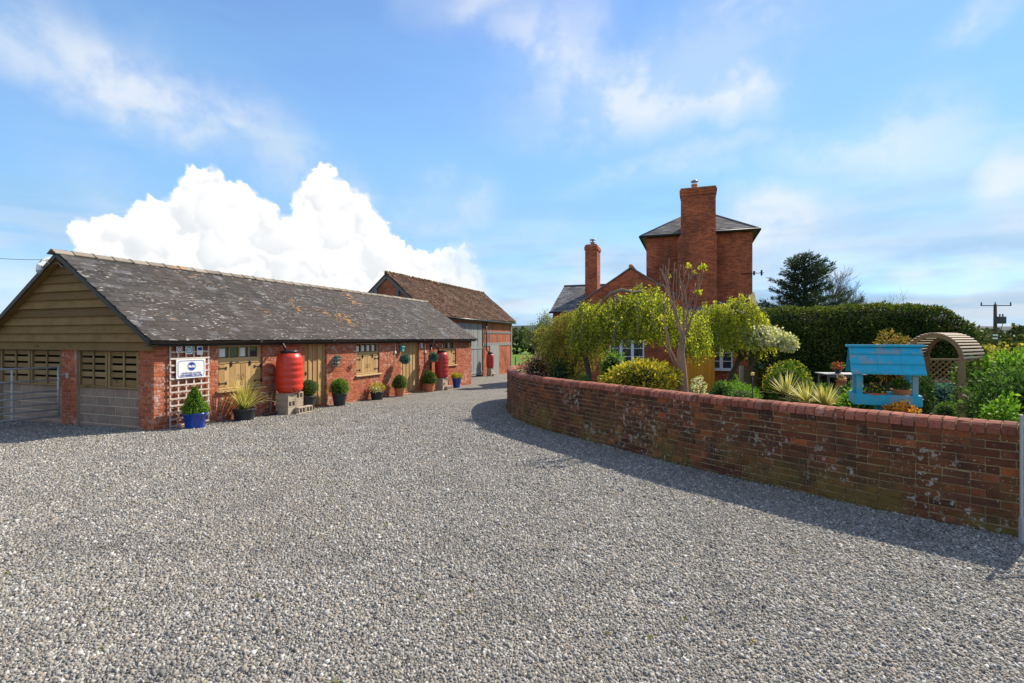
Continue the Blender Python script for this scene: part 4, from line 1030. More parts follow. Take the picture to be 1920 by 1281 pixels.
# front lean-to with slate roof and raised brick verge
FD = -2.2; f0, f1 = gs + gw + .01, hs(1412, FD); fE, fT = 2.66 + H0, 3.92 + H0
mb = MB(); mb.box(f0, f1, FD, -.01, -.3, fE, 0, .5); mb.build('lean_to_wall', MAT['hbrick'], house)
slope_roof(house, f0, f1, FD - .15, -.02, fE - .02, fT, MAT['hslate'], both=False)
mb = MB(); v = [(f1, FD - .25, .0), (f1 + .26, FD - .25, .0), (f1 + .26, .1, 0), (f1, .1, 0)]
mb.hexa([(a, b, -.2) for a, b, c in v] + [(f1, FD - .25, fE + .05), (f1 + .26, FD - .25, fE + .05), (f1 + .26, .1, fT + .34), (f1, .1, fT + .34)], .5); mb.build('verge_wall', MAT['hbrick'], house)
mb = MB(); mb.bar((f1 + .13, FD - .3, fE + .08), (f1 + .13, .1, fT + .38), .32, .06); mb.build('verge_coping', MAT['gmortar'], house)
# windows
def casement(x0, x1, z0, z1, y, n, rows):
    f = MB(); y0 = y - .05
    f.box(x0, x1, y0 - .02, y + .02, z0, z0 + .07, .004); f.box(x0, x1, y0, y + .02, z1 - .07, z1, .004)
    w = (x1 - x0) / n
    for k in range(n + 1): xx = x0 + k * w; f.box(max(x0, xx - .07) if k else x0, min(x1, xx + .07) if k < n else x1, y0 - .001, y + .018, z0 + .07, z1 - .07, .004)
    f = f.build('window', MAT['winwhite'], house)
    for k in range(n):
        mb = MB(); mb.box(x0 + k * w + .06, x0 + (k + 1) * w - .06, y - .03, y - .022, z0 + .06, z1 - .06, 0, .5); mb.build('pane', MAT['glass'], f)
        for r in range(1, rows): zz = z0 + (z1 - z0) * r / rows; mb = MB(); mb.box(x0 + k * w + .06, x0 + (k + 1) * w - .06, y - .045, y - .031, zz - .015, zz + .015, .003); mb.build('glazing_bar', MAT['winwhite'], f)
    mb = MB(); mb.box(x0 - .06, x1 + .06, y - .12, y + .01, z0 - .06, z0 - .004, .006); mb.build('sill', MAT['winwhite'], f)
casement(hs(1143, GD), hs(1208, GD), hzp(684, gs, GD), hzp(638, gs, GD), GD, 3, 3)
casement(hs(1331, FD), hs(1374, FD), hzp(693, 3.5, FD), hzp(646, 3.5, FD), FD, 2, 3)
mb = MB(); n = 60; xa, xb = hs(1284, FD - .5), hs(1352, FD - .6)
V = [(xa + (xb - xa) * i / n, yy, zz + .03 * math.sin(i * 1.7)) for (yy, zz) in ((FD - .02, 2.34 + H0), (FD - .9, 2.02 + H0)) for i in range(n + 1)]
mb.add(V, [[i + 1, i, n + 1 + i, n + 2 + i] for i in range(n)], .5, True); mb.build('porch_roof', MAT['corr'], house)
mb = MB(); p = hs(1412, -.1); mb.tube([(TW - .5, -.12, hzp(513, TW)), (TW + .5, -.14, hzp(513, TW))], .02, 6); mb.box(TW + .35, TW + .42, -.2, -.06, hzp(513, TW) - .13, hzp(513, TW) + .13, .01); mb.box(TW + .02, TW + .1, -.2, -.06, hzp(513, TW) - .1, hzp(513, TW) + .1, .01); mb.build('wire_bracket', MAT['iron'], house)

# ================================================================== GARDEN WALL
mid, _t = wall_at(6.)
gwall = thing('garden_wall', 'curved lichen-spotted red brick garden wall with rounded coping', 'wall', (mid.x, mid.y, gz(mid.y)))
WT = .235; SEND = WLEN[-1]
def wall_frame(s):
    p, tg = wall_at(s); n = Vector((tg.y, -tg.x, 0)); return p, tg, n
core = MB(); n_ = 150; V, Q = [], []
for i in range(n_ + 1):
    p, tg, n = wall_frame(SEND * i / n_); zt = wall_top(p.y) - .10; zb = gz(p.y) - .3
    a, b = p + n * .010, p + n * (WT - .005); V += [(a.x, a.y, zb), (a.x, a.y, zt), (b.x, b.y, zt), (b.x, b.y, zb)]
for i in range(n_):
    o = i * 4; Q += [[o, o + 4, o + 5, o + 1], [o + 1, o + 5, o + 6, o + 2], [o + 2, o + 6, o + 7, o + 3]]
Q += [[0, 1, 2, 3], [n_ * 4 + k for k in (3, 2, 1, 0)]]
core.add(V, [q[::-1] for q in Q], .5); core.build('mortar_core', MAT['gmortar'], gwall, None, True)
GB = brick_variants(1., .1, .0715, 5, .006, .0022)
for b in GB: b.materials.append(MAT['gbrick'])
bl_ = []
for i in range(17):
    s = -.1 if i % 2 else -.21; kcount = 0
    while s < SEND:
        L = .108 if (kcount % 3 == 2 and i % 3 == 1) or random.random() < .12 else .222; kcount += 1
        a, b = max(s, .0), min(s + L, SEND); s += L
        if b - a < .05: continue
        p, tg, n = wall_frame((a + b) / 2); z = wall_top(p.y) - .112 - .0825 * (i + .5)
        if z < gz(p.y) - .02: continue
        bl_.append((p, tg, n, z, b - a - .011))
bl_.sort(key=lambda q: q[0].length - (0 if q[4] > .15 else -1.5))
rest = MB()
for i, (p, tg, n, z, L) in enumerate(bl_):
    c = p + n * (.05 + random.gauss(0, .0025)); c.z = z + random.gauss(0, .0015)
    M = Matrix(((tg.x, n.x, 0, c.x), (tg.y, n.y, 0, c.y), (0, 0, 1, c.z), (0, 0, 0, 1)))
    M = M @ Matrix.Rotation(random.gauss(0, .006), 4, 'Y') @ Matrix.Rotation(random.gauss(0, .006), 4, 'Z')
    if i < 300:
        o = link('brick', GB[i % 5], None, gwall); o.matrix_basis = Matrix.Translation(-Vector((mid.x, mid.y, gz(mid.y)))) @ M @ Matrix.Diagonal((L, 1, 1, 1))
    else: rest.box(-L / 2, L / 2, -.05, .05, -.0357, .0357, .005, None, M, .0015)
rest.build('brickwork', MAT['gbrick'], gwall, 'stuff', True)
def coping_mesh(w):
    ang = [a for a in np.linspace(0, math.pi, 9)]
    pr = [(-.018, 0)] + [(.1175 - .135 * math.cos(a), .045 + .075 * math.sin(a) ** .8) for a in ang] + [(.253, 0)]
    n = len(pr); c = .006; mb = MB()
    rows = [(-w / 2, .93), (-w / 2 + c, 1.), (w / 2 - c, 1.), (w / 2, .93)]
    V = [(x, .1175 + (p[0] - .1175) * (k if k < 1 else 1) if True else 0, p[1] * (k * .985 if k < 1 else 1)) for (x, k) in rows for p in pr]
    V = np.array(V) + RNG.normal(0, .0018, (len(V), 3))
    fs = [[r * n + i, r * n + (i + 1) % n, (r + 1) * n + (i + 1) % n, (r + 1) * n + i] for r in range(3) for i in range(n)]
    fs += [list(range(n))[::-1], [3 * n + i for i in range(n)]]
    mb.add(V, [f[::-1] for f in fs], 0., False); return mb.mesh('coping_brick')
CW = .1125
CM = [coping_mesh(CW - .009) for _ in range(5)]
for c in CM: c.materials.append(MAT['coping'])
s = CW / 2; i = 0
while s < SEND:
    p, tg, n = wall_frame(s); z = wall_top(p.y) - .118 + random.gauss(0, .002)
    M = Matrix(((tg.x, n.x, 0, p.x), (tg.y, n.y, 0, p.y), (0, 0, 1, z), (0, 0, 0, 1))) @ Matrix.Rotation(random.gauss(0, .012), 4, 'X') @ Matrix.Rotation(random.gauss(0, .012), 4, 'Z')
    o = link('coping_brick', CM[i % 5], None, gwall); o.matrix_basis = Matrix.Translation(-Vector((mid.x, mid.y, gz(mid.y)))) @ M
    s += CW; i += 1
mb = MB(); V, Q = [], []
for i in range(n_ + 1):
    p, tg, n = wall_frame(SEND * i / n_); zt = wall_top(p.y) - .115
    for (k, h) in ((.004, 0), (.0, .055), (.05, .088), (.1175, .1), (.18, .088), (.235, .055), (.23, 0)): a = p + n * k; V.append((a.x, a.y, zt + h))
for i in range(n_):
    for k in range(6): o = i * 7 + k; Q.append([o, o + 1, o + 8, o + 7])
mb.add(V, Q, .5); mb.build('coping_bedding', MAT['gmortar'], gwall, None, True)

# ================================================================== GATES
def field_gate(name, label, a, b, z0, z1, rails, hinge_h, post=True):
    a, b = Vector(a), Vector(b); t = thing(name, label, 'gate', (a.x, a.y, gz(a.y)))
    def W(f, z): q = a.lerp(b, f); return (q.x, q.y, z)
    for f in rails: mb = MB(); z = z0 + (z1 - z0) * f; mb.tube([W(0, z), W(1, z)], .024 if f in (0, 1) else .019, 8); mb.build('rail', MAT['galv'], t, None, True)
    for f in (0.0, 1.0): mb = MB(); mb.tube([W(f, z0 - .02), W(f, z1 + .03)], .024, 8); mb.build('end_stile', MAT['galv'], t, None, True)
    for f in (.28, .62): mb = MB(); mb.bar(W(f, z0), W(f, z1), .045, .012); mb.build('brace', MAT['galv'], t, None, True)
    return t
ga = (GX(109.5, 12.35), 12.35, 0); gb = (ga[0] - 1.75, ga[1] - 2.35, 0)
g1 = field_gate('field_gate', 'galvanised seven-bar field gate beside the boarded gable', ga, gb, ZZ(780, 12.35), ZZ(689, 12.35), (0, .135, .26, .40, .52, .745, 1.), 1.)
mb = MB(); mb.tube([ga[:2] + (1.2,), (ga[0] + .14, ga[1] + .14, 1.2)], .012, 6); mb.box(ga[0] + .10, ga[0] + .2, ga[1] + .08, ga[1] + .16, 1.1, 1.24, .008); mb.build('latch', MAT['galv'], g1, None, True)
pa = (GX(1915.5, 4.72), 4.72, 0); pb = (pa[0] + 2.4, pa[1] + .25, 0); z1_ = ZZ(778, 4.72)
g2 = thing('gate_post', 'galvanised steel gate post and frame standing at the end of the garden wall', 'gate post', (pa[0], pa[1], gz(4.7)))
mb = MB(); mb.box(pa[0] - .010, pa[0] + .012, pa[1] - .012, pa[1] + .012, gz(4.7) + .02, z1_, .004); mb.build('stile', MAT['galv'], g2, None, True)
mb = MB(); mb.box(pa[0] - .014, pa[0] + .03, pa[1] - .018, pa[1] + .018, gz(4.7) - .05, gz(4.7) + .24, .004); mb.build('foot_bracket', MAT['galv'], g2, None, True)
for k in range(7):
    z = gz(4.7) + .16 + (z1_ - gz(4.7) - .2) * k / 6; mb = MB(); mb.tube([(pa[0], pa[1], z), (pb[0], pb[1], z)], .014, 8); mb.build('rail', MAT['galv'], g2, None, True)

# ================================================================== THINGS ALONG THE STABLE
SROT = math.atan2(U.y, U.x)
def at_stable(px, off, py=None):
    t_ = st(px, off); p = sw(t_, off)
    if py is not None: p.z = sz(py, t_, off)
    return p
def mpp(p): return p.y / F                  # metres per photo pixel at that depth
# trellis
ta, tb = st(318, .05), st(392.5, .05); p = sw(ta, .05); z0, z1 = p.z + .02, sz(646, (ta + tb) / 2, .05)
tr = thing('garden_trellis', 'square wooden lattice trellis fixed beside the corner of the stable', 'trellis', p, SROT); W_ = tb - ta
for k in range(6): mb = MB(); x = .02 + (W_ - .04) * k / 5; mb.box(x - .019, x + .019, .0, .016, .0, z1 - p.z, .003); mb.build('upright_slat', MAT['trellis'], tr)
for k in range(13): mb = MB(); z = .05 + (z1 - p.z - .07) * k / 12; mb.box(0, W_, -.017, -.001, z - .019, z + .019, .003); mb.build('cross_slat', MAT['trellis'], tr)
# sign
sa, sb = st(330.5, .09), st(385.5, .09); p = sw(sa, .09); sz0, sz1 = sz(709, (sa + sb) / 2, .09), sz(673.5, (sa + sb) / 2, .09); p.z = sz0
sg = thing('site_sign', 'white rectangular sign with round blue emblem fixed on the trellis', 'sign', p, SROT); w, h = sb - sa, sz1 - sz0
mb = MB(); mb.box(0, w, 0, .012, 0, h, .003); mb.build('panel', MAT['white'], sg)
def ring(mb, cx, cz, r0, r1, y, n=40):
    V = [(cx + r * math.cos(a), y, cz + r * math.sin(a)) for r in (r0, r1) for a in np.linspace(0, 2 * math.pi, n, endpoint=False)]
    mb.add(V, [[i, (i + 1) % n, n + (i + 1) % n, n + i] for i in range(n)], .5)
def disc(mb, cx, cz, r, y, n=40): mb.add([(cx + r * math.cos(a), y, cz + r * math.sin(a)) for a in np.linspace(0, 2 * math.pi, n, endpoint=False)], [list(range(n))], .5)
def rrect(mb, x0, x1, z0, z1, rad, wd, y):
    pts = []
    for (cx, cz, a0) in ((x1 - rad, z1 - rad, 0), (x0 + rad, z1 - rad, 90), (x0 + rad, z0 + rad, 180), (x1 - rad, z0 + rad, 270)):
        for k in range(6): a = R(a0 + 18 * k); pts.append((cx, cz, a))
    V = [(cx + rr * math.cos(a), y, cz + rr * math.sin(a)) for rr in (rad, rad - wd) for (cx, cz, a) in pts]; n = len(pts)
    mb.add(V, [[i, (i + 1) % n, n + (i + 1) % n, n + i] for i in range(n)], .5)
mb = MB(); rrect(mb, .035, w - .035, .03, h - .03, .07, .014, -.002); mb.build('border', MAT['signblue'], sg)
lr = h * .25; lc = (w * .51, h * .62)
mb = MB(); disc(mb, *lc, lr, -.002); em = mb.build('emblem', MAT['signgrey'], sg)
mb = MB(); disc(mb, *lc, lr * .84, -.003); mb.build('emblem_disc', MAT['signblue'], em)
mb = MB(); mb.add([(lc[0] + x * lr, -.004, lc[1] + z * lr) for (x, z) in ((-.72, -.24), (.70, -.24), (.72, .02), (.5, .28), (.12, .26), (.05, .08), (-.2, .08), (-.3, .28), (-.66, .24), (-.78, 0))], [list(range(10))], .5); mb.build('emblem_band', MAT['white'], em)
mb = MB(); disc(mb, lc[0] + .38 * lr, lc[1] + .06 * lr, lr * .09, -.005, 12); disc(mb, lc[0] + .08 * lr, lc[1] - .1 * lr, lr * .1, -.005, 12); disc(mb, lc[0] - .5 * lr, lc[1] - .12 * lr, lr * .1, -.005, 12); mb.build('emblem_mark', MAT['signblue'], em)
def text(body, size, x, z, parent, mat, y=-.003, width=None):
    c = bpy.data.curves.new('lettering', 'FONT'); c.body = body; c.size = size; c.align_x = 'CENTER'; c.extrude = .0004; c.offset = size * .018
    o = bpy.data.objects.new('lettering', c); COL.objects.link(o); o.parent = parent; o.location = (x, y, z); o.rotation_euler = (R(90), 0, 0); c.materials.append(mat)
    bpy.context.view_layer.update(); me = bpy.data.meshes.new_from_object(o.evaluated_get(bpy.context.evaluated_depsgraph_get())); W0 = o.dimensions.x; bpy.data.objects.remove(o)
    me.materials.clear(); o = link('lettering', me, mat, parent); o.location = (x, y, z); o.rotation_euler = (R(90), 0, 0); o.scale.x = width / max(W0, 1e-3)
text('CERTIFICATED LOCATION', .058, w * .5, h * .225, sg, MAT['signblue'], width=w * .66)
text('NON MEMBERS WELCOME', .058, w * .5, h * .115, sg, MAT['signblue'], width=w * .74)
for (pa_, pb_, ya, yb, mt, nm, lab) in ((331, 342, 650, 662, 'pinkp', 'round_plaque', 'small white plaque with pink ring at the top of the trellis'), (348, 361, 649, 664.5, 'teal', 'square_plaque', 'small white plaque with teal ring at the top of the trellis'), (369.5, 380.5, 649, 665.5, 'signblue', 'small_plaque', 'small upright plaque with blue oval at the top of the trellis')):
    a, b = st(pa_, .09), st(pb_, .09); p = sw(a, .09); q0, q1 = sz(yb, a, .09), sz(ya, a, .09); p.z = q0; t_ = thing(nm, lab, 'plaque', p, SROT, 'plaques on the trellis'); w, h = b - a, q1 - q0
    mb = MB(); mb.box(0, w, 0, .006, 0, h, .002); mb.build('panel', MAT['white'], t_)
    mb = MB()
    if mt == 'signblue': mb.add([(w / 2 + w * .42 * math.cos(a_), -.002, h * .68 + h * .2 * math.sin(a_)) for a_ in np.linspace(0, 6.28, 24, endpoint=False)], [list(range(24))], .5)
    else: ring(mb, w / 2, h / 2, w * .28, w * .44, -.002); disc(mb, w / 2, h / 2, w * .13, -.002)
    mb.build('emblem', MAT[mt], t_)

# potted plants
def pot_mesh(mb, r0, r1, h, style):
    if style == 'rim': pr = [(0.0, 0), (r0, 0), (r0 * 1.02, .01), (r1 * .93, h * .78), (r1 * .95, h * .8), (r1, h * .81), (r1, h * .97), (r1 * .98, h), (r1 * .90, h), (r1 * .88, h * .86), (0, h * .86)]
    elif style == 'tub': pr = [(0., 0), (r0, 0), (r0 * 1.02, .01), (r1 * .98, h * .93), (r1 * 1.04, h * .94), (r1 * 1.04, h), (r1 * .95, h), (r1 * .93, h * .88), (0, h * .88)]
    else: pr = [(0., 0), (r0, 0), (r0 * 1.03, .012), (r1, h * .97), (r1 * 1.02, h), (r1 * .93, h), (r1 * .9, h * .9), (0, h * .9)]
    mb.lathe(pr, seg=28)
def potted(name, label, px, base_py, pot_px, pot_top, off, pot_mat, style, shape, top_py, wid_px, leaf, size=.03, n=2600, taper=.8, cat='potted plant', group='potted plants along the stable'):
    p = at_stable(px, off); k = mpp(p); h = (base_py - pot_top) * k; r1 = pot_px * k / 2; r0 = r1 * taper
    t = thing(name, label, cat, p, random.random() * 6, group); mb = MB(); pot_mesh(mb, r0, r1, h, style); mb.build('pot', MAT[pot_mat], t)
    mb = MB(); mb.lathe([(0, h * .9), (r1 * .9, h * .89)], seg=20); mb.build('soil', MAT['soil'], t)
    H = (pot_top - top_py) * k; Rw = wid_px * k / 2
    if shape in ('cone', 'ball', 'beehive'):
        core = MB(); prof = []
        for q in range(9):
            f = q / 8
            if shape == 'cone': rr = Rw * (1 - f) ** .85 * (1 if f > .12 else .75 + 2 * f)
            elif shape == 'beehive': rr = Rw * math.sqrt(max(0, 1 - f ** 2.2)) * (.78 + .22 * min(1, f * 5))
            else: rr = Rw * math.sqrt(max(0, 1 - (2 * f - 1) ** 2 * .98))
            prof.append((max(rr, .004), h * .97 + H * f))
        core.lathe([(r * .86, z) for r, z in prof], seg=16); core.build('dark_core', MAT['hedgein'], t)
        fz = RNG.uniform(0, 1, n) ** (1.35 if shape == 'cone' else 1.); z = h * .97 + H * fz; rr = np.interp(z, [q[1] for q in prof], [q[0] for q in prof]) * RNG.uniform(.82, 1.08, n); a = RNG.uniform(0, 2 * np.pi, n); ph = random.random() * 6; rr = rr * (1 + .07 * np.sin(3 * a + ph + z * 7) + .05 * np.sin(5 * a - z * 15 + ph)) * np.where(RNG.uniform(0, 1, n) < .04, 1.13, 1.)
        P = np.stack([rr * np.cos(a), rr * np.sin(a), z], 1); d = np.stack([np.cos(a), np.sin(a), np.full(n, .5)], 1)
        leaves('foliage', P, MAT[leaf], t, size, d, .6, .7, world=False)
    return t, h, r1, k, H, Rw
potted('potted_conifer', 'bright green cone shrub in a glossy blue pot beside the trellis', 365.5, 803.5, 40, 775.5, .42, 'bluepot', 'tub', 'cone', 727, 47, 'lime', .036, 3000, .78)
t, h, r1, k, H, Rw = potted('potted_grass', 'arching yellow striped grass in a black tub under the first window', 458, 790.5, 40, 769, .38, 'greypot', 'rim', 'none', 728, 70, 'varieg', taper=.8)
def blades(parent, c, n, L, wd, mat, droop=.9, up=1.0, world=False, name='blade_tuft', lmin=.6):
    V, Q = [], []; rn = []
    for i in range(n):
        a = random.uniform(0, 2 * math.pi); l = L * random.uniform(lmin, 1.1); th_ = random.uniform(.12, 1.15) * up; d = Vector((math.cos(a) * math.sin(th_), math.sin(a) * math.sin(th_), math.cos(th_))); s = Vector((-math.sin(a), math.cos(a), 0)); q = Vector(c) + Vector((d.x, d.y, 0)) * .04; o = len(V); m_ = 5
        for j in range(m_ + 1):
            f = j / m_; w = wd * (1 - f ** 2) + .001; V += [tuple(q - s * w / 2), tuple(q + s * w / 2)]; q = q + d * (l / m_); d = (d + Vector((0, 0, -droop * .35 * f))).normalized()
        Q += [(o + 2 * j, o + 2 * j + 1, o + 2 * j + 3, o + 2 * j + 2) for j in range(m_)]; rn += [random.random()] * (2 * m_ + 2)
    return fastmesh(name, np.array(V), np.array(Q), np.array(rn), mat, parent, None, world)
blades(t, (0, 0, h * .9), 190, H * 1.7, .022, MAT['varieg'], 2.1); blades(t, (0, 0, h * .9), 70, H * .9, .018, MAT['lime'], 1.1)
potted('potted_box_ball', 'clipped green ball shrub in a charcoal pot by the first barrel', 578, 772, 27, 744, .42, 'greypot', 'rim', 'ball', 715, 33, 'box', .03, 2400, .72)
potted('potted_beehive_shrub', 'rounded green shrub in a charcoal pot beside the first plank door', 636.5, 760, 28, 736, .42, 'greypot', 'rim', 'beehive', 709, 35, 'lime', .034, 2400, .72)
t, h, r1, k, H, Rw = potted('planted_bowl', 'low black bowl of yellow and white flowers under the second window', 707, 751.5, 25, 736.5, .36, 'greypot', 'rim', 'none', 712, 32, 'gold', taper=.8)
P, d = clump((0, 0, h + .16), (.36, .30, .22), 800, .3); leaves('foliage', P, MAT['gold'], t, .05, d, .5, world=False)
P, d = clump((.18, -.1, h + .10), (.24, .2, .12), 260, .3); leaves('blossom', P, MAT['blossom'], t, .05, d, .8, world=False); blades(t, (-.2, 0, h), 26, .4, .03, MAT['varieg'], .5)
potted('potted_cone_shrub', 'green cone shrub in a terracotta pot left of the second plank door', 749, 743, 20, 727, .40, 'terra', 'rim', 'beehive', 702.5, 27, 'box', .036, 2000, .8)
potted('potted_cone_shrub', 'green cone shrub in a terracotta pot between second door and second barrel', 804.7, 735.5, 19, 719.5, .42, 'terra', 'rim', 'beehive', 696, 27, 'box', .04, 2000, .8)
t, h, r1, k, H, Rw = potted('potted_daffodils', 'yellow flowering plant in a tall tapered blue pot by the third window', 856, 727.5, 18, 710, .42, 'bluepot', 'tub', 'none', 698, 25, 'gold', taper=.66)
P, d = clump((0, 0, h + .12), (.35, .35, .20), 1100, .5); leaves('foliage', P, MAT['gold'], t, .05, d, .6, world=False)
P, d = clump((0, 0, h + .05), (.30, .30, .12), 300, .5); leaves('lower_foliage', P, MAT['lime'], t, .06, d, .4, world=False)

# water barrels on concrete blocks
def barrel(label, px, top, lid, bot, wid, off, mat, place=None):
    p = place if place else at_stable(px, off); k = mpp(p); p = p.copy(); p.z = ZZ(bot, p.y); h = (bot - top) * k; r = wid * k / 2
    t = thing('water_barrel', label, 'barrel', p, 0, 'red water barrels'); pr = [(0, 0), (r * .78, 0), (r * .88, h * .04)]
    for (f0, s) in ((.10, .97), (.17, 1.0), (.20, .95), (.23, .99), (.35, 1.), (.38, .955), (.41, 1.), (.52, 1.), (.55, .955), (.58, 1.), (.66, 1.), (.69, .955), (.72, .99), (.80, .98), (.83, .935), (.86, .95)): pr.append((r * s, h * f0))
    pr += [(r * .86, h * .93), (r * .76, h * .975), (r * .70, h), (r * .1, h)]
    mb = MB(); mb.lathe(pr, seg=36); mb.build('barrel_body', MAT[mat], t)
    mb = MB(); lh = (top - lid) * k; mb.lathe([(r * .60, h * .99), (r * .66, h), (r * .66, h + lh * .9), (r * .62, h + lh), (0, h + lh)], seg=30); mb.build('lid', MAT['black'], t)
    d = (Vector((0, 0, 0)) - Vector((p.x, p.y, 0))).normalized(); d = (d + E * .8).normalized(); q = d * r * .95
    mb = MB(); mb.tube([(q.x * .95, q.y * .95, h * .08), (q.x * 1.15, q.y * 1.15, h * .08), (q.x * 1.18, q.y * 1.18, h * .03)], .018, 6); mb.build('tap', MAT['iron'], t); return p, r, k
def cblock(label, c, sx, sy, sz_, holes, rz):
    t = thing('concrete_block', label, 'block', (c[0], c[1], c[2]), rz, 'concrete blocks under the barrels'); mb = MB()
    if holes:
        m_ = .035; w = (sx - 3 * m_) / 2
        mb.box(-sx / 2, sx / 2, -sy / 2, sy / 2, 0, m_, .004); mb.box(-sx / 2, sx / 2, -sy / 2, sy / 2, sz_ - m_, sz_, .004)
        for x0 in (-sx / 2, -m_ / 2, sx / 2 - m_): mb.box(x0, x0 + m_, -sy / 2 + .002, sy / 2 - .002, m_ + .0005, sz_ - m_ - .0005, .003)
        mb.box(-sx / 2 + m_, sx / 2 - m_, sy / 2 - .05, sy / 2 - .02, m_, sz_ - m_, 0)
    else: mb.box(-sx / 2, sx / 2, -sy / 2, sy / 2, 0, sz_, .008, None, None, .002)
    mb.build('block_body', MAT['block'], t)
ORD = ('first', 'second', 'third')
def stand(p, r, which, zb, rz):
    ex, ey = Vector((math.cos(rz), math.sin(rz), 0)), Vector((-math.sin(rz), math.cos(rz), 0)); g = gz(p.y); H = zb - g; h3 = H / 3
    lev = ('bottom', 'middle', 'top')
    for i in range(3):
        for j, s in enumerate((-1, 1)):
            c = p + ex * s * r * .5; cblock('%s block %s under the %s barrel' % (lev[i], 'on the door side' if s > 0 else 'on the window side', which), (c.x, c.y, g + i * h3), r * .98, r * 1.5, h3 - .004, (i == 2 and s > 0) or (i == 1 and s < 0), rz)
    for j in range(2):
        c = p - ey * (r * 1.05) + ex * (r * (.25 + .95 * j)); cblock('low hollow step block in front of the %s barrel, %s one' % (which, ('inner', 'outer')[j]), (c.x, c.y, g), r * .9, r * .5, h3 * .95, True, rz)
p, r, k = barrel('bright red ribbed water barrel by the first shuttered window', 543, 662.5, 657.5, 735.5, 48, .46, 'redp'); stand(p, r * .82, 'bright red', p.z, SROT)
p, r, k = barrel('dull red ribbed water barrel in front of the third window', 828, 661, 657, 708, 25.5, .46, 'redp2'); stand(p, r * .82, 'dull red middle', p.z, SROT)
bp = BX + U * bt(919, .55) + E * .55; bp.z = gz(bp.y)
p, r, k = barrel('small looking far red barrel against the timber-framed barn', 919, 664, 660.5, 690, 14.5, 0, 'redp2', bp); stand(p, r * .82, 'far barn', p.z, SROT)

# broom leaning on the wall
a = at_stable(507, .30); b = at_stable(511, .04, 722)
br_ = thing('yard_broom', 'long-handled broom leaning against the brick left of the bright red barrel', 'broom', a)
mb = MB(); mb.tube([a + Vector((0, 0, .07)), b], .016, 7); mb.build('handle', MAT['oldoak'], br_, None, True)
mb = MB(); q = a; mb.bar(q - U * .24 + Vector((0, 0, .06)), q + U * .24 + Vector((0, 0, .06)), .06, .05); mb.build('broom_head', MAT['bark'], br_, None, True)
mb = MB()
for i in range(40): c = q + U * random.uniform(-.23, .23) + E * random.uniform(-.02, .02); mb.tube([c + Vector((0, 0, .05)), c + Vector((random.gauss(0, .01), random.gauss(0, .01), .0))], .006, 4)
mb.build('bristles', MAT['iron'], br_, 'stuff', True)

# hanging things
def wall_basket(px, py, wpx, hpx):
    p = at_stable(px, .12, py); k = mpp(p); t = thing('wall_basket', 'white wire wall basket of succulents between first door and second window', 'wall basket', p, SROT); r = wpx * k / 2; h = hpx * k
    for i in range(9): a = math.pi * i / 8; mb = MB(); mb.tube([(r * math.cos(a), -.18 * math.sin(a) + .1, 0), (r * .85 * math.cos(a), -.15 * math.sin(a) + .1, -h * .6), (0, .08, -h)], .007, 5); mb.build('wire', MAT['white'], t)
    for z, s in ((0, 1.), (-h * .35, .92), (-h * .65, .75)): mb = MB(); mb.tube([(r * s * math.cos(a), -.18 * s * math.sin(a) + .1, z) for a in np.linspace(0, math.pi, 12)], .008, 5); mb.build('hoop', MAT['white'], t)
    P, d = clump((0, .03, -h * .3), (r * .8, .11, h * .5), 500, .4); leaves('liner_moss', P, MAT['hedge'], t, .05, d, .7, world=False)
    P, d = clump((0, .02, h * .05), (r * .95, .15, h * .22), 420, .4); leaves('foliage', P, MAT['succ'], t, .05, d, .6, world=False)
wall_basket(632, 673, 15, 19)
def hanging_ball(label, px, py, d_px, off):
    p = at_stable(px, off, py); k = mpp(p); r = d_px * k / 2; t = thing('hanging_basket', label, 'hanging basket', p, SROT, 'hanging succulent balls')
    mb = MB(); mb.lathe([(max(.01, r * .78 * math.sin(a)), r * .78 * math.cos(a)) for a in np.linspace(0, math.pi, 9)], seg=14); mb.build('dark_core', MAT['hedgein'], t)
    P, d = clump((0, 0, 0), (r, r, r), 700, .82, 6, .08); leaves('foliage', P, MAT['succ'], t, .075, d, .5, .5, world=False)
    zt = ZTOP - .02 - p.z if False else (ZE - .18) - p.z; mb = MB(); mb.tube([(0, 0, r * .8), (0, 0, zt - .05), (0, .04, zt), (0, off - .02, zt)], .008, 5); mb.build('hanging_chain', MAT['iron'], t)
hanging_ball('round ball of blue-green succulents hanging left of the second plank door', 759.5, 673.5, 15.5, .42)
hanging_ball('round ball of blue-green succulents hanging beside the dull red barrel', 812.5, 670, 15.5, .50)
p = at_stable(754, .10, 659); t = thing('nest_box', 'small teal nest box on the wall above the hanging ball', 'nest box', p, SROT)
mb = MB(); mb.box(-.07, .07, -.06, .08, 0, .18, .004); mb.build('box_body', MAT['teal'], t); mb = MB(); mb.hexa([(-.1, -.1, .17), (.1, -.1, .17), (.1, .09, .24), (-.1, .09, .24), (-.1, -.1, .19), (.1, -.1, .19), (.1, .09, .26), (-.1, .09, .26)]); mb.build('box_roof', MAT['teal'], t); mb = MB(); disc(mb, 0, .11, .022, -.062, 14); mb.build('entrance_hole', MAT['darkin'], t)
p = at_stable(791, .02, 652.5); t = thing('notice_plate', 'small pale blue notice plate right of the second plank door', 'notice', p, SROT); mb = MB(); mb.box(-.07, .07, -.01, .02, 0, .22, .003); mb.build('panel', MAT['white'], t); mb = MB(); mb.box(-.05, .05, -.013, -.0105, .04, .17, 0); mb.build('print', MAT['signgrey'], t)
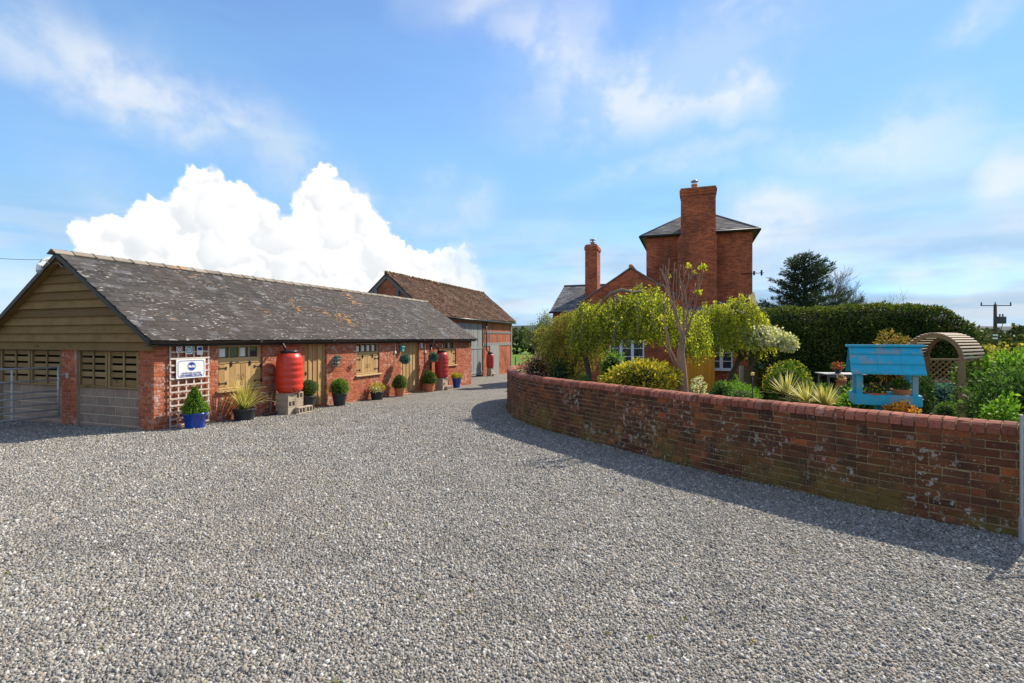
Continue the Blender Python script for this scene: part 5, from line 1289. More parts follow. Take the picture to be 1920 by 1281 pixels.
p = at_stable(881.5, .02, 652); t = thing('yellow_plate', 'small yellow plate at the far corner of the stable', 'notice', p, SROT); mb = MB(); mb.box(-.09, .09, -.01, .02, 0, .24, .003); mb.build('panel', MAT['yellow'], t); mb = MB(); mb.box(-.05, .05, -.013, -.0105, .05, .19, 0); mb.build('print', MAT['gold'], t)
p = at_stable(655.5, .02, 694); t = thing('horseshoe', 'dark iron horseshoe on the brick left of the second window', 'horseshoe', p, SROT); mb = MB(); mb.tube([(.08 * math.sin(a), -.01, .09 - .09 * math.cos(a)) for a in np.linspace(-2.4, 2.4, 15)], .014, 6); mb.build('shoe', MAT['iron'], t); mb = MB(); mb.tube([(.0, 0, .16), (.07, -.04, .2), (.1, -.05, .15)], .01, 5); mb.build('hook', MAT['iron'], t)
# lamp at the gable top
gl = Vector((SX, SY, 0)) + V_ * (SW + .45) - U * .32; gl.z = 3.78
t = thing('security_camera', 'white dome camera on a bracket under the gable peak', 'camera', gl, SROT); mb = MB(); mb.lathe([(.01, .13), (.04, .12), (.055, .06), (.065, .0), (.065, -.04)], seg=18); mb.build('housing', MAT['white'], t); mb = MB(); mb.lathe([(.063, -.04), (.057, -.09), (.03, -.12), (0, -.13)], seg=18); mb.build('dome', MAT['galv'], t); mb = MB(); mb.tube([(0, 0, .15), (.05, -.02, .22), (.25, -.08, .22)], .016, 6); mb.build('bracket', MAT['white'], t); mb = MB(); mb.tube([(0, 0, .14), (.0, -.1, .24), (.1, -.2, .12), (.22, -.3, .16), (.25, -.42, .05)], .008, 5); mb.build('cable', MAT['white'], t)
t = thing('overhead_wire', 'thin overhead wire running off from the gable peak', 'wire', (gl.x, gl.y, 0)); a = Vector((SX, SY, 0)) + V_ * (SW + .2) - U * .2; a.z = 4.0; b = Vector((-19.5, 15., 0)); b.z = ZZ(430, 15)
mb = MB(); mb.tube([a.lerp(b, f) - Vector((0, 0, .5 * f * (1 - f) * 2)) for f in np.linspace(0, 1, 12)], .007, 5); mb.build('wire_strand', MAT['twig'], t, None, True)
mb = MB(); mb.box(b.x - .1, b.x + .1, b.y - .1, b.y + .1, gz(15), b.z + .3, .02); mb.build('wire_post', MAT['bark'], t, None, True)

# ================================================================== GARDEN
def gp(px, Y, z=None): return Vector((GX(px, Y), Y, soilz(0, Y) if z is None else z))
# bird table
Yb = 7.0; c = gp(1660, Yb); kb = Yb / F; c.x = GX(1657, Yb)
bt_ = thing('bird_table', 'worn turquoise shingled bird table on a post behind the wall', 'bird table', c, R(-27)); zz = lambda py: ZZ(py, Yb) - c.z
def bpart(name, f, mat='bluepaint'): mb = MB(); f(mb); return mb.build(name, MAT[mat], bt_)
hw, hd = .365, .25; zt0, zt1, ze_, zr_ = zz(757), zz(740), zz(702), zz(651)
bpart('tray', lambda m: m.box(-hw + .03, hw - .03, -hd + .03, hd - .03, zt0 + .05, zt0 + .075, .004))
for s in (-1, 1):
    bpart('tray_edge', lambda m: m.box(-hw, hw, s * hd - .015, s * hd + .015, zt0, zt1 + .02, .005)); bpart('tray_edge', lambda m: m.box(s * hw - .015, s * hw + .015, -hd + .016, hd - .016, zt0, zt1 + .02, .005))
    for q in (-1, 1): bpart('post', lambda m: m.box(s * (hw - .06) - .032, s * (hw - .06) + .032, q * (hd - .05) - .032, q * (hd - .05) + .032, zt0 + .08, ze_ + .1, .005))
    bpart('gable_end', lambda m: m.hexa([(s * (hw - .05) - .01, -hd + .02, ze_), (s * (hw - .05) + .01, -hd + .02, ze_), (s * (hw - .05) + .01, hd - .02, ze_), (s * (hw - .05) - .01, hd - .02, ze_), (s * (hw - .05) - .01, -.03, zr_ - .03), (s * (hw - .05) + .01, -.03, zr_ - .03), (s * (hw - .05) + .01, .03, zr_ - .03), (s * (hw - .05) - .01, .03, zr_ - .03)]))
    for i in range(3):
        f0, f1 = i / 3, (i + 1.18) / 3
        for (xa, xb) in ((-hw - .045, -.10), (-.098, .16), (.162, hw + .045)):
            y0, y1 = s * (hd + .05) * (1 - f0), s * (hd + .05) * (1 - min(f1, 1)); za, zb = ze_ - .02 + (zr_ - ze_ + .02) * f0, ze_ - .02 + (zr_ - ze_ + .02) * min(f1, 1)
            v = [(xa, y0, za + .034), (xb, y0, za + .034), (xb, y1, zb), (xa, y1, zb)]
            if s > 0: v = [v[i2] for i2 in (1, 0, 3, 2)]
            bpart('shingle', lambda m: m.hexa(v + [(a, b, z_ + .02) for a, b, z_ in v]))
bpart('ridge_board', lambda m: m.box(-hw - .08, hw + .08, -.05, .05, zr_ + .0, zr_ + .035, .008))
bpart('pedestal', lambda m: m.box(-.08, .08, -.08, .08, 0, zt0 + .03, .006))
for s in (-1, 1): bpart('pedestal_batten', lambda m: m.box(s * .10 - .018, s * .10 + .018, -.11, -.082, 0, zt0 - .01, .005))
bpart('pedestal_brace', lambda m: m.bar((0, -.05, zt0 - .25), (0, -.22, zt0 + .02), .05, .03))
def bowl(name, label, off, r0, r1, h, mat, flo, n=260):
    p = c + Matrix.Rotation(R(-27), 3, 'Z') @ Vector(off); t = thing(name, label, 'flower pot', p); mb = MB(); pot_mesh(mb, r0, r1, h, 'plain'); mb.build('pot', MAT[mat], t)
    P, d = clump((0, 0, h + .05), (r1 * 1.0, r1 * .9, .09), n, .3); leaves('flowers', P, MAT[flo], t, .035, d, .9, world=False)
bowl('flower_bowl', 'shallow terracotta bowl of orange and violet pansies in the bird table', (-.12, -.13, zt0 + .078), .10, .155, .085, 'terra', 'violet')
bowl('flower_bowl', 'deeper terracotta pot of leafy flowers at the right of the bird table', (.20, .02, zt0 + .078), .08, .135, .13, 'terra', 'green')
t = thing('flower_saucer', 'flat pale saucer lying on the bird table tray', 'saucer', c + Matrix.Rotation(R(-27), 3, 'Z') @ Vector((.30, -.16, zt0 + .078))); mb = MB(); mb.lathe([(0, .004), (.07, .004), (.1, .02), (.105, .02), (.075, 0), (0, 0)], seg=20); mb.build('dish', MAT['block'], t)
# arch
Ya = 10.; ax = Vector((.85, .53, 0)); hx = Vector((.53, -.85, 0)); A0 = Vector((GX(1750, Ya), Ya, 0)); rw = .44; z_sp = ZZ(673, Ya); zt_ = ZZ(629, Ya)
arch = thing('garden_arch', 'wooden slatted garden arch with rounded top beside the bird table', 'arch', (A0.x, A0.y, soilz(0, Ya)))
def hoop_pt(a, l, rr=1.): return A0 + ax * l - hx * math.cos(a) * rw * rr * -1 * -1 + Vector((0, 0, z_sp + (zt_ - z_sp) * math.sin(a) * rr))
for l in (0., 1.0):
    for s in (0, math.pi):
        q = hoop_pt(s, l); mb = MB(); mb.box(q.x - .04, q.x + .04, q.y - .04, q.y + .04, soilz(0, Ya) - .1, z_sp + .02, .005); mb.build('post', MAT['archwood'], arch, None, True)
    mb = MB(); pts = [hoop_pt(a, l) for a in np.linspace(0, math.pi, 17)]
    for i in range(16): mb.bar(pts[i], pts[i + 1], .05, .07, .5)
    mb.build('hoop', MAT['archwood'], arch, None, True)
for i in range(23):
    a = math.pi * (i + .5) / 23; p0, p1 = hoop_pt(a, -.06, 1.1), hoop_pt(a, 1.06, 1.1); nrm = (-hx * math.cos(a) + Vector((0, 0, math.sin(a)))); mb = MB(); mb.bar(p0, p1, .036, .016, None, .003, nrm); mb.build('roof_slat', MAT['slatwood'], arch, None, True)
for z in (z_sp - .02, z_sp - .45):
    for s in (0, math.pi): mb = MB(); q = hoop_pt(s, 0), hoop_pt(s, 1.); mb.bar((q[0].x, q[0].y, z), (q[1].x, q[1].y, z), .03, .04); mb.build('side_rail', MAT['archwood'], arch, None, True)
# lattice panel behind the arch
Yl = 11.6; l0, l1 = GX(1737, Yl), GX(1797, Yl); z0, z1 = ZZ(716, Yl), ZZ(674, Yl)
lat = thing('lattice_panel', 'brown diagonal lattice panel seen through the arch', 'lattice panel', (l0, Yl, soilz(0, Yl)))
for (a, b) in (((l0, z0), (l1, z0)), ((l0, z1), (l1, z1))): mb = MB(); mb.bar((a[0], Yl, a[1]), (b[0], Yl, b[1]), .03, .035); mb.build('rail', MAT['archwood'], lat, None, True)
for x in (l0, l1): mb = MB(); mb.box(x - .025, x + .025, Yl - .02, Yl + .02, soilz(0, Yl), z1, .004); mb.build('post', MAT['archwood'], lat, None, True)
Wd, Hh = l1 - l0, z1 - z0
for dirn in (1, -1):
    for k in range(-3, 7):
        x0 = l0 + Wd * k / 5; pts = []
        for f in np.linspace(0, 1, 60):
            x = x0 + f * Hh * 1.2 * 1; z = z0 + f * Hh if dirn > 0 else z1 - f * Hh
            if l0 <= x <= l1: pts.append((x, z))
        if len(pts) > 4: mb = MB(); mb.bar((pts[0][0], Yl + .012 * dirn, pts[0][1]), (pts[-1][0], Yl + .012 * dirn, pts[-1][1]), .01, .022, None, .002); mb.build('lath', MAT['archwood'], lat, None, True)
# table with pots
Yt = 14.; q = gp(1575, Yt); tz = ZZ(700, Yt); t = thing('garden_table', 'grey slatted garden table in front of the dark hedge', 'table', (q.x, Yt, soilz(0, Yt)), R(-8))
w_ = 68 * Yt / F / 2; zt_l = tz - soilz(0, Yt)
for k in range(6): mb = MB(); y = -.33 + .132 * k; mb.box(-w_, w_, y - .055, y + .055, zt_l - .025, zt_l, .004); mb.build('slat', MAT['galv'], t)
for sx in (-1, 1):
    for sy in (-1, 1): mb = MB(); mb.box(sx * (w_ - .08) - .022, sx * (w_ - .08) + .022, sy * .28 - .022, sy * .28 + .022, 0, zt_l - .027, .004); mb.build('leg', MAT['greywood'], t)
for sy in (-1, 1): mb = MB(); mb.box(-w_ + .06, w_ - .06, sy * .28 - .012, sy * .28 + .012, zt_l - .09, zt_l - .03, .003); mb.build('apron', MAT['greywood'], t)
def gpot(name, label, px, Y, z, r, h, mat, leaf, lr, n=300, size=.05):
    t = thing(name, label, 'flower pot', (GX(px, Y), Y, z)); mb = MB(); pot_mesh(mb, r * .75, r, h, 'rim'); mb.build('pot', MAT[mat], t); P, d = clump((0, 0, h + lr * .5), (lr, lr, lr * .7), n, .3); leaves('foliage', P, MAT[leaf], t, size, d, .7, world=False)
gpot('flower_pot', 'dark pot of red geraniums on the grey table', 1571, Yt - .1, tz, .085, .13, 'greypot', 'redfl', .17)
gpot('flower_pot', 'terracotta pot on the ground under the grey table', 1577, Yt - .5, ZZ(727, Yt - .5), .13, .2, 'terra', 'pieris', .12, 120)
gpot('flower_pot', 'teal glazed pot on the low fence right of the lean-to', 1432, 18., ZZ(693, 18), .2, .22, 'teal', 'green', .2, 200)
# fence, shed, gate and posts by the house
Yg = 22.2; a, b = GX(1287, Yg), GX(1331, Yg); t = thing('garden_gate', 'orange stained plank garden gate in front of the house', 'gate', (a, Yg, soilz(0, Yg)), -TH); W_ = (b - a) / math.cos(TH) * 1.06; hh = 1.72 - soilz(0, Yg)
for k in range(8): mb = MB(); mb.box(W_ * k / 8 + .003, W_ * (k + 1) / 8 - .003, 0, .022, .03, hh - .03 * random.random(), .004); mb.build('plank', MAT['gatewood'], t)
for z in (.25, hh - .3): mb = MB(); mb.box(.03, W_ - .03, .023, .06, z, z + .1, .004); mb.build('ledge', MAT['gatewood'], t)
Yf = 17.8; a, b = GX(1394, Yf), GX(1442, Yf); t = thing('low_fence', 'low weathered board fence beside the twisted weeping tree', 'fence', (a, Yf, soilz(0, Yf))); hh = ZZ(694, Yf) - soilz(0, Yf)
for k in range(7): mb = MB(); w_ = (b - a) / 7; mb.box(w_ * k + .004, w_ * (k + 1) - .004, 0, .02, 0, hh, .004); mb.build('board', MAT['greywood'] if False else MAT['louvre'], t)
mb = MB(); mb.box(-.05, b - a + .05, -.03, .05, hh + .002, hh + .04, .005); mb.build('cap_rail', MAT['louvre'], t)
mb = MB(); mb.box(-.14, -.02, -.06, .06, 0, hh + .15, .006); mb.build('fence_post', MAT['block'], t)
Yh = 24.; a, b = GX(1419, Yh), GX(1446, Yh); t = thing('garden_shed', 'pale weatherboarded shed corner between house and hedge', 'shed', (a, Yh, soilz(0, Yh))); hh = ZZ(648, Yh) - soilz(0, Yh)
for k in range(13): mb = MB(); z = hh * k / 13; mb.hexa([(0, -.03, z), (b - a, -.03, z), (b - a, .3, z), (0, .3, z), (0, -.005, z + hh / 13 - .003), (b - a, -.005, z + hh / 13 - .003), (b - a, .3, z + hh / 13 - .003), (0, .3, z + hh / 13 - .003)]); mb.build('weatherboard', MAT['trellis'], t)
mb = MB(); mb.hexa([(-.1, -.15, hh), (b - a + .1, -.15, hh), (b - a + .1, 1.4, hh + .4), (-.1, 1.4, hh + .4), (-.1, -.15, hh + .05), (b - a + .1, -.15, hh + .05), (b - a + .1, 1.4, hh + .45), (-.1, 1.4, hh + .45)]); mb.build('roof', MAT['hslate'], t)
mb = MB(); mb.box(0, b - a, .3, 1.3, 0, hh, 0); mb.build('shed_body', MAT['trellis'], t)
t = thing('garden_stake', 'thin stake with a yellow knob in the herb mound', 'stake', gp(1411, 9.6)); mb = MB(); z = ZZ(705, 9.6) - t.location.z; mb.tube([(0, 0, 0), (0, 0, z)], .01, 6); mb.build('rod', MAT['iron'], t); mb = MB(); mb.box(-.03, .03, -.03, .03, z, z + .07, .015); mb.build('knob', MAT['yellow'], t)

# ------------------------------------------------------------------ shrubs
def shrub(name, label, px0, px1, py0, py1, Y, leaf, n, size, ratio=.55, group='garden shrubs', depth=None, fill=.45, lump=.35, core=True, lumps=9, cat='shrub', stem=True):
    x0, x1 = GX(px0, Y), GX(px1, Y); zt, zb = ZZ(py0, Y), ZZ(py1, Y); c = ((x0 + x1) / 2, Y, (zt + zb) / 2); rx, rz = (x1 - x0) / 2, (zt - zb) / 2; ry = depth or rx
    g = soilz(0, Y); t = thing(name, label, cat, (c[0], Y, g), 0, group)
    if core: mb = MB(); mb.lathe([(max(.01, .62 * math.sin(a)), .62 * math.cos(a)) for a in np.linspace(0, math.pi, 8)], seg=12); mb.v[-1] = mb.v[-1] * np.array((rx, ry, rz)) + np.array(c); mb.build('dark_core', MAT['hedgein'], t, None, True)
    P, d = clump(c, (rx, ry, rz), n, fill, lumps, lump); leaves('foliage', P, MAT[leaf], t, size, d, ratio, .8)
    if stem:
        for k in range(4): mb = MB(); mb.tube([(c[0] + random.gauss(0, .05), Y + random.gauss(0, .05), g - .05), (c[0] + random.gauss(0, rx * .3), Y + random.gauss(0, ry * .3), c[2])], [.03, .012], 5); mb.build('stem', MAT['bark'], t, None, True)
    return t, c, (rx, ry, rz)
shrub('golden_shrub', 'large yellow-leaved shrub just behind the wall', 1125, 1275, 668, 765, 10.3, 'gold', 5200, .085, .4, depth=.6, lump=.3)
shrub('pieris', 'shrub with pink and cream new growth at the curve of the wall', 974, 1042, 658, 735, 14.9, 'pieris', 2600, .075, .45, depth=.5, lump=.45, fill=.3)
shrub('dark_shrub', 'dark green shrub between the pink shrub and the golden tree', 1025, 1075, 668, 745, 14.2, 'hedge', 1500, .07, depth=.5)
shrub('herb_mound', 'low spreading green herb mound right of the bare tree', 1338, 1440, 717, 790, 10.6, 'lime', 5200, .055, .22, depth=.5, lump=.4)
shrub('rosette_shrub', 'low leafy green plant left of the herb mound', 1336, 1372, 716, 760, 10.2, 'green', 700, .06, .7, depth=.25)
t, c, rr = shrub('leafy_bush', 'rounded variegated green bush left of the grey table', 1436, 1520, 676, 770, 12.3, 'box', 4200, .055, .6, depth=.55, lump=.15)
P, d = clump(c, tuple(v * 1.02 for v in rr), 1200, .9, 8, .15); k_ = P[:, 2] > c[2] - .1; leaves('tip_foliage', P[k_], MAT['gold'], t, .05, d[k_], .5)
shrub('orange_tipped_shrub', 'orange-tipped shrub rising behind the bird table roof', 1638, 1706, 620, 730, 14.2, 'photin', 2400, .08, .45, depth=.6, lump=.4)
shrub('leafy_plant', 'green leafy plant left of the bird table post', 1572, 1660, 728, 800, 7.6, 'lime', 1500, .075, .4, depth=.3, fill=.2)
shrub('dark_leafy_plant', 'dark leafy plant between the spiky plants and the bird table', 1560, 1625, 716, 790, 8.6, 'green', 1300, .09, .35, depth=.35, fill=.2)
shrub('orange_flowers', 'clump of orange and yellow flowers at the foot of the bird table', 1662, 1718, 753, 800, 6.55, 'flower', 1300, .03, .9, depth=.2, core=False)
shrub('large_green_bush', 'big mixed green bush right of the arch', 1836, 2010, 688, 850, 8.0, 'green', 8000, .08, .45, depth=.8, lump=.5, fill=.25, core=False, lumps=14)
t, c, rr = shrub('lime_bush', 'bright lime-green bush top behind the arch', 1845, 2010, 654, 760, 9.6, 'lime', 5200, .09, .5, depth=.6, lump=.45, fill=.3, lumps=14)
shrub('lime_plant', 'yellow-green leafy plant low at the right end of the wall', 1845, 1905, 735, 830, 6.4, 'lime', 900, .055, .6, depth=.25, fill=.15, core=False, lump=.5)
shrub('arch_climber', 'leafy climber growing up the right side of the arch', 1800, 1845, 660, 810, 10.4, 'green', 2600, .06, .55, depth=.45, fill=.2, core=False)
shrub('climber', 'small-flowered climber on the left post of the arch', 1716, 1748, 690, 800, 9.6, 'green', 1300, .05, .6, depth=.2, fill=.2, core=False)
shrub('under_arch_shrub', 'grey-green shrub seen through the arch', 1738, 1796, 712, 790, 12.4, 'succ', 1900, .07, .5, depth=.4)
shrub('low_conifer', 'small dark cushion conifer at the foot of the arch', 1752, 1794, 751, 795, 8.3, 'box', 1500, .04, .2, depth=.2)
shrub('white_flower_clump', 'low clump with pale flowers beside the bare tree', 1292, 1324, 705, 760, 10.8, 'blossom', 420, .05, .7, depth=.25, core=False)
shrub('hebe', 'rounded green shrub at the foot of the weeping tree', 1060, 1125, 700, 765, 12.0, 'green', 1600, .06, depth=.4)
shrub('front_shrub', 'small green shrub by the house window', 1120, 1175, 655, 720, 16.5, 'lime', 900, .09, depth=.5)
shrub('small_cone_conifer', 'tiny bright green cone conifer by the twisted trunk', 1366, 1384, 697, 730, 15.5, 'lime', 500, .06, .3, depth=.15)
shrub('bed_shrub', 'mixed low green shrub in front of the hedge behind the table', 1505, 1560, 715, 790, 10.5, 'green', 1200, .07, depth=.4)
# spiky plants
for (px, py, Y, Lp, lab) in ((1476, 738, 8.9, 46, 'leftmost of the three yellow-striped spiky plants behind the wall'), (1513, 752, 8.3, 44, 'middle of the three yellow-striped spiky plants behind the wall'), (1548, 757, 7.8, 46, 'spiky yellow-striped plant nearest to the bird table')):
    z = ZZ(py, Y); t = thing('cordyline', lab, 'spiky plant', (GX(px, Y), Y, soilz(0, Y)), 0, 'variegated spiky plants'); h = z - soilz(0, Y)
    mb = MB(); mb.tube([(0, 0, -.05), (.01, 0, h)], .035, 7); mb.build('trunk', MAT['bark'], t); blades(t, (0, 0, h - .02), 85, Lp * Y / F, .028, MAT['varieg'], .22, 1.25, name='leaf_rosette', lmin=.75)

# hedge
def hedge():
    Y = 18.; x0, x1 = GX(1450, Y - 1), GX(1858, Y - 1.); g = soilz(0, Y); zt = ZZ(578, Y - .9); D = .95
    t = thing('clipped_hedge', 'tall dark clipped hedge with rounded end closing the garden', 'hedge', ((x0 + x1) / 2, Y, g))
    def top(x):
        e = (x - (x1 - 2.1)) / 2.1; s = (x0 + .55 - x) / .55
        z = zt + .06 * math.sin(x * 1.1) + .05 * (x - x0) / (x1 - x0)
        if e > 0: z = g + 1. + (z - g - 1.) * math.sqrt(max(0, 1 - min(e, 1) ** 2.6))
        if s > 0: z -= .35 * s ** 2
        return z
    n = 36000; P, Dn, rn = [], [], []
    xs = RNG.uniform(x0, x1, n); f = RNG.uniform(0, 1, n)
    for x, q in zip(xs, f):
        T = top(x); Ht = T - g; s = q * (Ht + 1.5 * D)
        bump = .06 * math.sin(x * 2.7 + q * 9) + .05 * math.sin(x * 6.1 - q * 17)
        if s < Ht - .35: P.append((x, Y - D - bump * .8, g + s)); Dn.append((0, -1, .3))
        elif s < Ht + .2: a = (s - Ht + .35) / .55 * 1.57; P.append((x, Y - D + .35 - .35 * math.cos(a) - bump * .6, T - .35 + .35 * math.sin(a) + bump * .4)); Dn.append((0, -math.cos(a), math.sin(a)))
        else: P.append((x, Y - D + .35 + (s - Ht - .2) * 1.1, T + bump * .5)); Dn.append((0, 0, 1))
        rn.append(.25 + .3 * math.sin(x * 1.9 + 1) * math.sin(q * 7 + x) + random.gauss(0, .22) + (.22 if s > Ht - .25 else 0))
    P = np.array(P) + RNG.normal(0, .032, (n, 3))
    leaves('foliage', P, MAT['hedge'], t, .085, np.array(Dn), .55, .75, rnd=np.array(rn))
    # left rounded end and right end
    n2 = 3200; zz_ = RNG.uniform(g, zt - .3, n2); a = RNG.uniform(0, 1.57, n2); P = np.stack([x0 + .1 - .25 * np.sin(a), Y - D + D * RNG.uniform(0, 1.6, n2), zz_], 1) + RNG.normal(0, .05, (n2, 3)); leaves('side_foliage', P, MAT['hedge'], t, .085, np.tile((-1, -.3, .2), (n2, 1)), .55, .75)
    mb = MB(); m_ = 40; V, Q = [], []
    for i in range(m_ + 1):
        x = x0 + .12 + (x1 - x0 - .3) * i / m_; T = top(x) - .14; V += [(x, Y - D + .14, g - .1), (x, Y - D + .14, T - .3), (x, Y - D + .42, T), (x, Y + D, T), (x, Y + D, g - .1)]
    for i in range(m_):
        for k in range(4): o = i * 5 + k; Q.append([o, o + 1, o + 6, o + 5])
    mb.add(V, [q[::-1] for q in Q] + [[0, 1, 2, 3, 4], [m_ * 5 + k for k in (4, 3, 2, 1, 0)]], .5); mb.build('dark_core', MAT['hedgein'], t, None, True)  # solid dark core, keeps the hedge opaque
hedge()

# ------------------------------------------------------------------ trees
def weeping(name, label, px0, px1, pytop, pyhang, pxt, Y, n_str, leaf, trunk_pts, dep=1.1, leafn=26, size=.05, gap=None, barkm='bark'):
    x0, x1 = GX(px0, Y), GX(px1, Y); cx, rx = (x0 + x1) / 2, (x1 - x0) / 2; zt, zh = ZZ(pytop, Y), ZZ(pyhang, Y); g = soilz(0, Y)
    t = thing(name, label, 'tree', (GX(pxt, Y), Y, g), 0, 'small weeping trees')
    mb = MB(); tp = [(GX(a, Y), Y + b, ZZ(c, Y) if c else g - .05) for (a, b, c) in trunk_pts]; mb.tube(tp, np.linspace(.085, .05, len(tp)), 9); mb.build('trunk', MAT[barkm], t, None, True)
    lim = MB(); P, D = [], []; topp = Vector(tp[-1])
    for i in range(14):
        a = random.uniform(0, 2 * math.pi); rr = random.uniform(.35, .9); ex = Vector((cx + rx * rr * math.cos(a) * .95, Y + dep * rr * math.sin(a), zt - (zt - zh) * .42 * rr ** 2)); m1 = topp.lerp(ex, .45); m1.z = max(topp.z, ex.z) + (zt - topp.z) * .55; m1.z = min(m1.z, zt - .02)
        pts = [(1 - f) ** 2 * topp + 2 * f * (1 - f) * m1 + f * f * ex + Vector((random.gauss(0, .03), random.gauss(0, .03), random.gauss(0, .02))) for f in np.linspace(0, 1, 8)]; lim.tube(pts, np.linspace(.03, .008, 8), 5)
    lim.build('limbs', MAT['greytwig'], t, None, True); tw = MB()
    for i in range(n_str):
        a = random.uniform(0, 2 * math.pi); rr = math.sqrt(random.random()); x = cx + rx * rr * math.cos(a); y = Y + dep * rr * math.sin(a); lump = .17 * math.sin(x * 3.7 + 1) + .13 * math.sin(x * 8.1 + y * 5) + .08 * math.sin(x * 17 - y * 11)
        if math.sin(x * 5.3 + 2) * math.sin(y * 4.1 + x * 2.) + .6 * math.sin(x * 11.7) < -.85: continue
        z = zt + lump * .9 - (zt - zh) * .5 * rr ** 2.4 - abs(random.gauss(0, .12)); zl = zh + random.uniform(-.12, .5) + .25 * (1 - rr)
        if gap and gap[0] < x < gap[1]: zl = max(zl, gap[2] + random.uniform(-.1, .3))
        L = max(.12, (z - zl) * random.uniform(.45, 1.)); n = max(3, int(leafn * L)); dx, dy = random.gauss(0, .05) + .12 * math.cos(a), random.gauss(0, .05) + .12 * math.sin(a)
        for q in range(n): f = random.random(); P.append((x + dx * f + random.gauss(0, .025), y + dy * f + random.gauss(0, .025), z - L * f)); D.append((dx, dy, -.9))
        if i % 5 == 0: tw.tube([(x, y, z), (x + dx * .5, y + dy * .5, z - L * .5), (x + dx, y + dy, z - L)], .006, 4, cap=False)
    tw.build('hanging_twigs', MAT['greytwig'], t, None, True)
    leaves('crown', np.array(P), MAT[leaf], t, size, np.array(D), .42, .8); return t
weeping('weeping_tree', 'wide umbrella-shaped weeping tree with yellow-green leaves left of the bare tree', 1066, 1322, 546, 680, 1108, 13.6, 1750, 'weep', [(1105, 0, None), (1104, 0, 700), (1098, .1, 665), (1110, .1, 640), (1150, .2, 622), (1178, .2, 600)], 1.35, 46, .062, (GX(1138, 13.6), GX(1262, 13.6), ZZ(652, 13.6)))
t = weeping('weeping_tree', 'smaller weeping tree with twisted dark trunk before the lean-to', 1292, 1440, 558, 676, 1380, 14.8, 1050, 'weep2', [(1366, 0, None), (1370, 0, 705), (1388, .1, 678), (1392, .1, 660), (1372, .15, 640), (1366, .1, 612)], 1.0, 46, .062)
mb = MB(); z = lambda py: ZZ(py, 14.8); X = lambda px: GX(px, 14.8)
mb.tube([(X(1388), 14.9, z(675)), (X(1398), 14.8, z(668)), (X(1394), 14.7, z(656)), (X(1378), 14.7, z(660)), (X(1360), 14.6, z(652)), (X(1345), 14.6, z(640))], [.06, .055, .05, .045, .04, .02], 8); mb.build('twisted_limb', MAT['bark'], t, None, True)
mb = MB(); z = lambda py: ZZ(py, 13.6); X = lambda px: GX(px, 13.6); lt = [o for o in bpy.data.objects if o.name == 'weeping_tree'][0]
mb.tube([(X(1148), 13.5, z(596)), (X(1156), 13.4, z(618)), (X(1172), 13.3, z(632)), (X(1190), 13.3, z(638)), (X(1204), 13.4, z(630)), (X(1216), 13.5, z(612))], [.035, .045, .05, .05, .04, .025], 8); mb.build('drooping_limb', MAT['bark'], lt, None, True)
mb = MB(); mb.tube([(X(1128), 13.4, z(566)), (X(1140), 13.2, z(552)), (X(1160), 13.2, z(546)), (X(1180), 13.2, z(551)), (X(1195), 13.2, z(549)), (X(1205), 13.2, z(560))], [.03, .04, .045, .04, .03, .015], 7); mb.build('bare_top_limb', MAT['greytwig'], lt, None, True)
# blossom tree at the right of the weeping one
t = thing('blossom_tree', 'spreading shrub tree covered in cream white blossom right of the weeping trees', 'tree', gp(1418, 14.), 0); mb = MB(); g_ = t.location.z; c = (GX(1440, 14), 14, ZZ(634, 14))
mb.tube([(GX(1412, 14), 14, g_), (GX(1408, 14), 14, ZZ(690, 14)), (GX(1425, 14), 14, ZZ(655, 14)), c], [.06, .05, .04, .02], 7); mb.build('trunk', MAT['bark'], t, None, True)
P1, d1_ = clump((GX(1428, 14), 14, ZZ(632, 14)), (.62, .5, .40), 1900, .35); P2, d2_ = clump((GX(1468, 14), 13.9, ZZ(643, 14)), (.42, .4, .26), 1500, .35); leaves('crown', np.concatenate([P1, P2]), MAT['blossom'], t, .06, np.concatenate([d1_, d2_]), .75)
# olive bush tree
t = thing('golden_green_tree', 'multi-stemmed golden-olive shrub tree behind the curve of the wall', 'tree', gp(1068, 14.8), 0); g_ = t.location.z; mb = MB(); tips = []
for k in range(5): branchy(mb, (GX(1060 + 5 * k, 14.8), 14.8 + random.gauss(0, .1), g_ - .05), (random.gauss(0, .25), random.gauss(0, .15), 1), 1.3, .035, 2, 3, .5, .2, 6, tips)
mb.build('trunk', MAT['bark'], t, None, True); Pl, Dl = [], []
for (px, py, rx, rz, n) in ((1030, 640, .55, .55, 2600), (1062, 612, .60, .55, 3600), (1095, 600, .55, .5, 3200), (1060, 660, .7, .55, 3600), (1108, 650, .5, .6, 2000), (1022, 675, .4, .4, 1200), (1085, 690, .6, .4, 1400)):
    P, d = clump((GX(px, 14.8), 14.8 + random.gauss(0, .15), ZZ(py, 14.8)), (rx, .6, rz), n, .15, 8, .35); Pl.append(P); Dl.append(d + np.array((0, 0, -.5)))
leaves('crown', np.concatenate(Pl), MAT['olive'], t, .055, np.concatenate(Dl), .4)
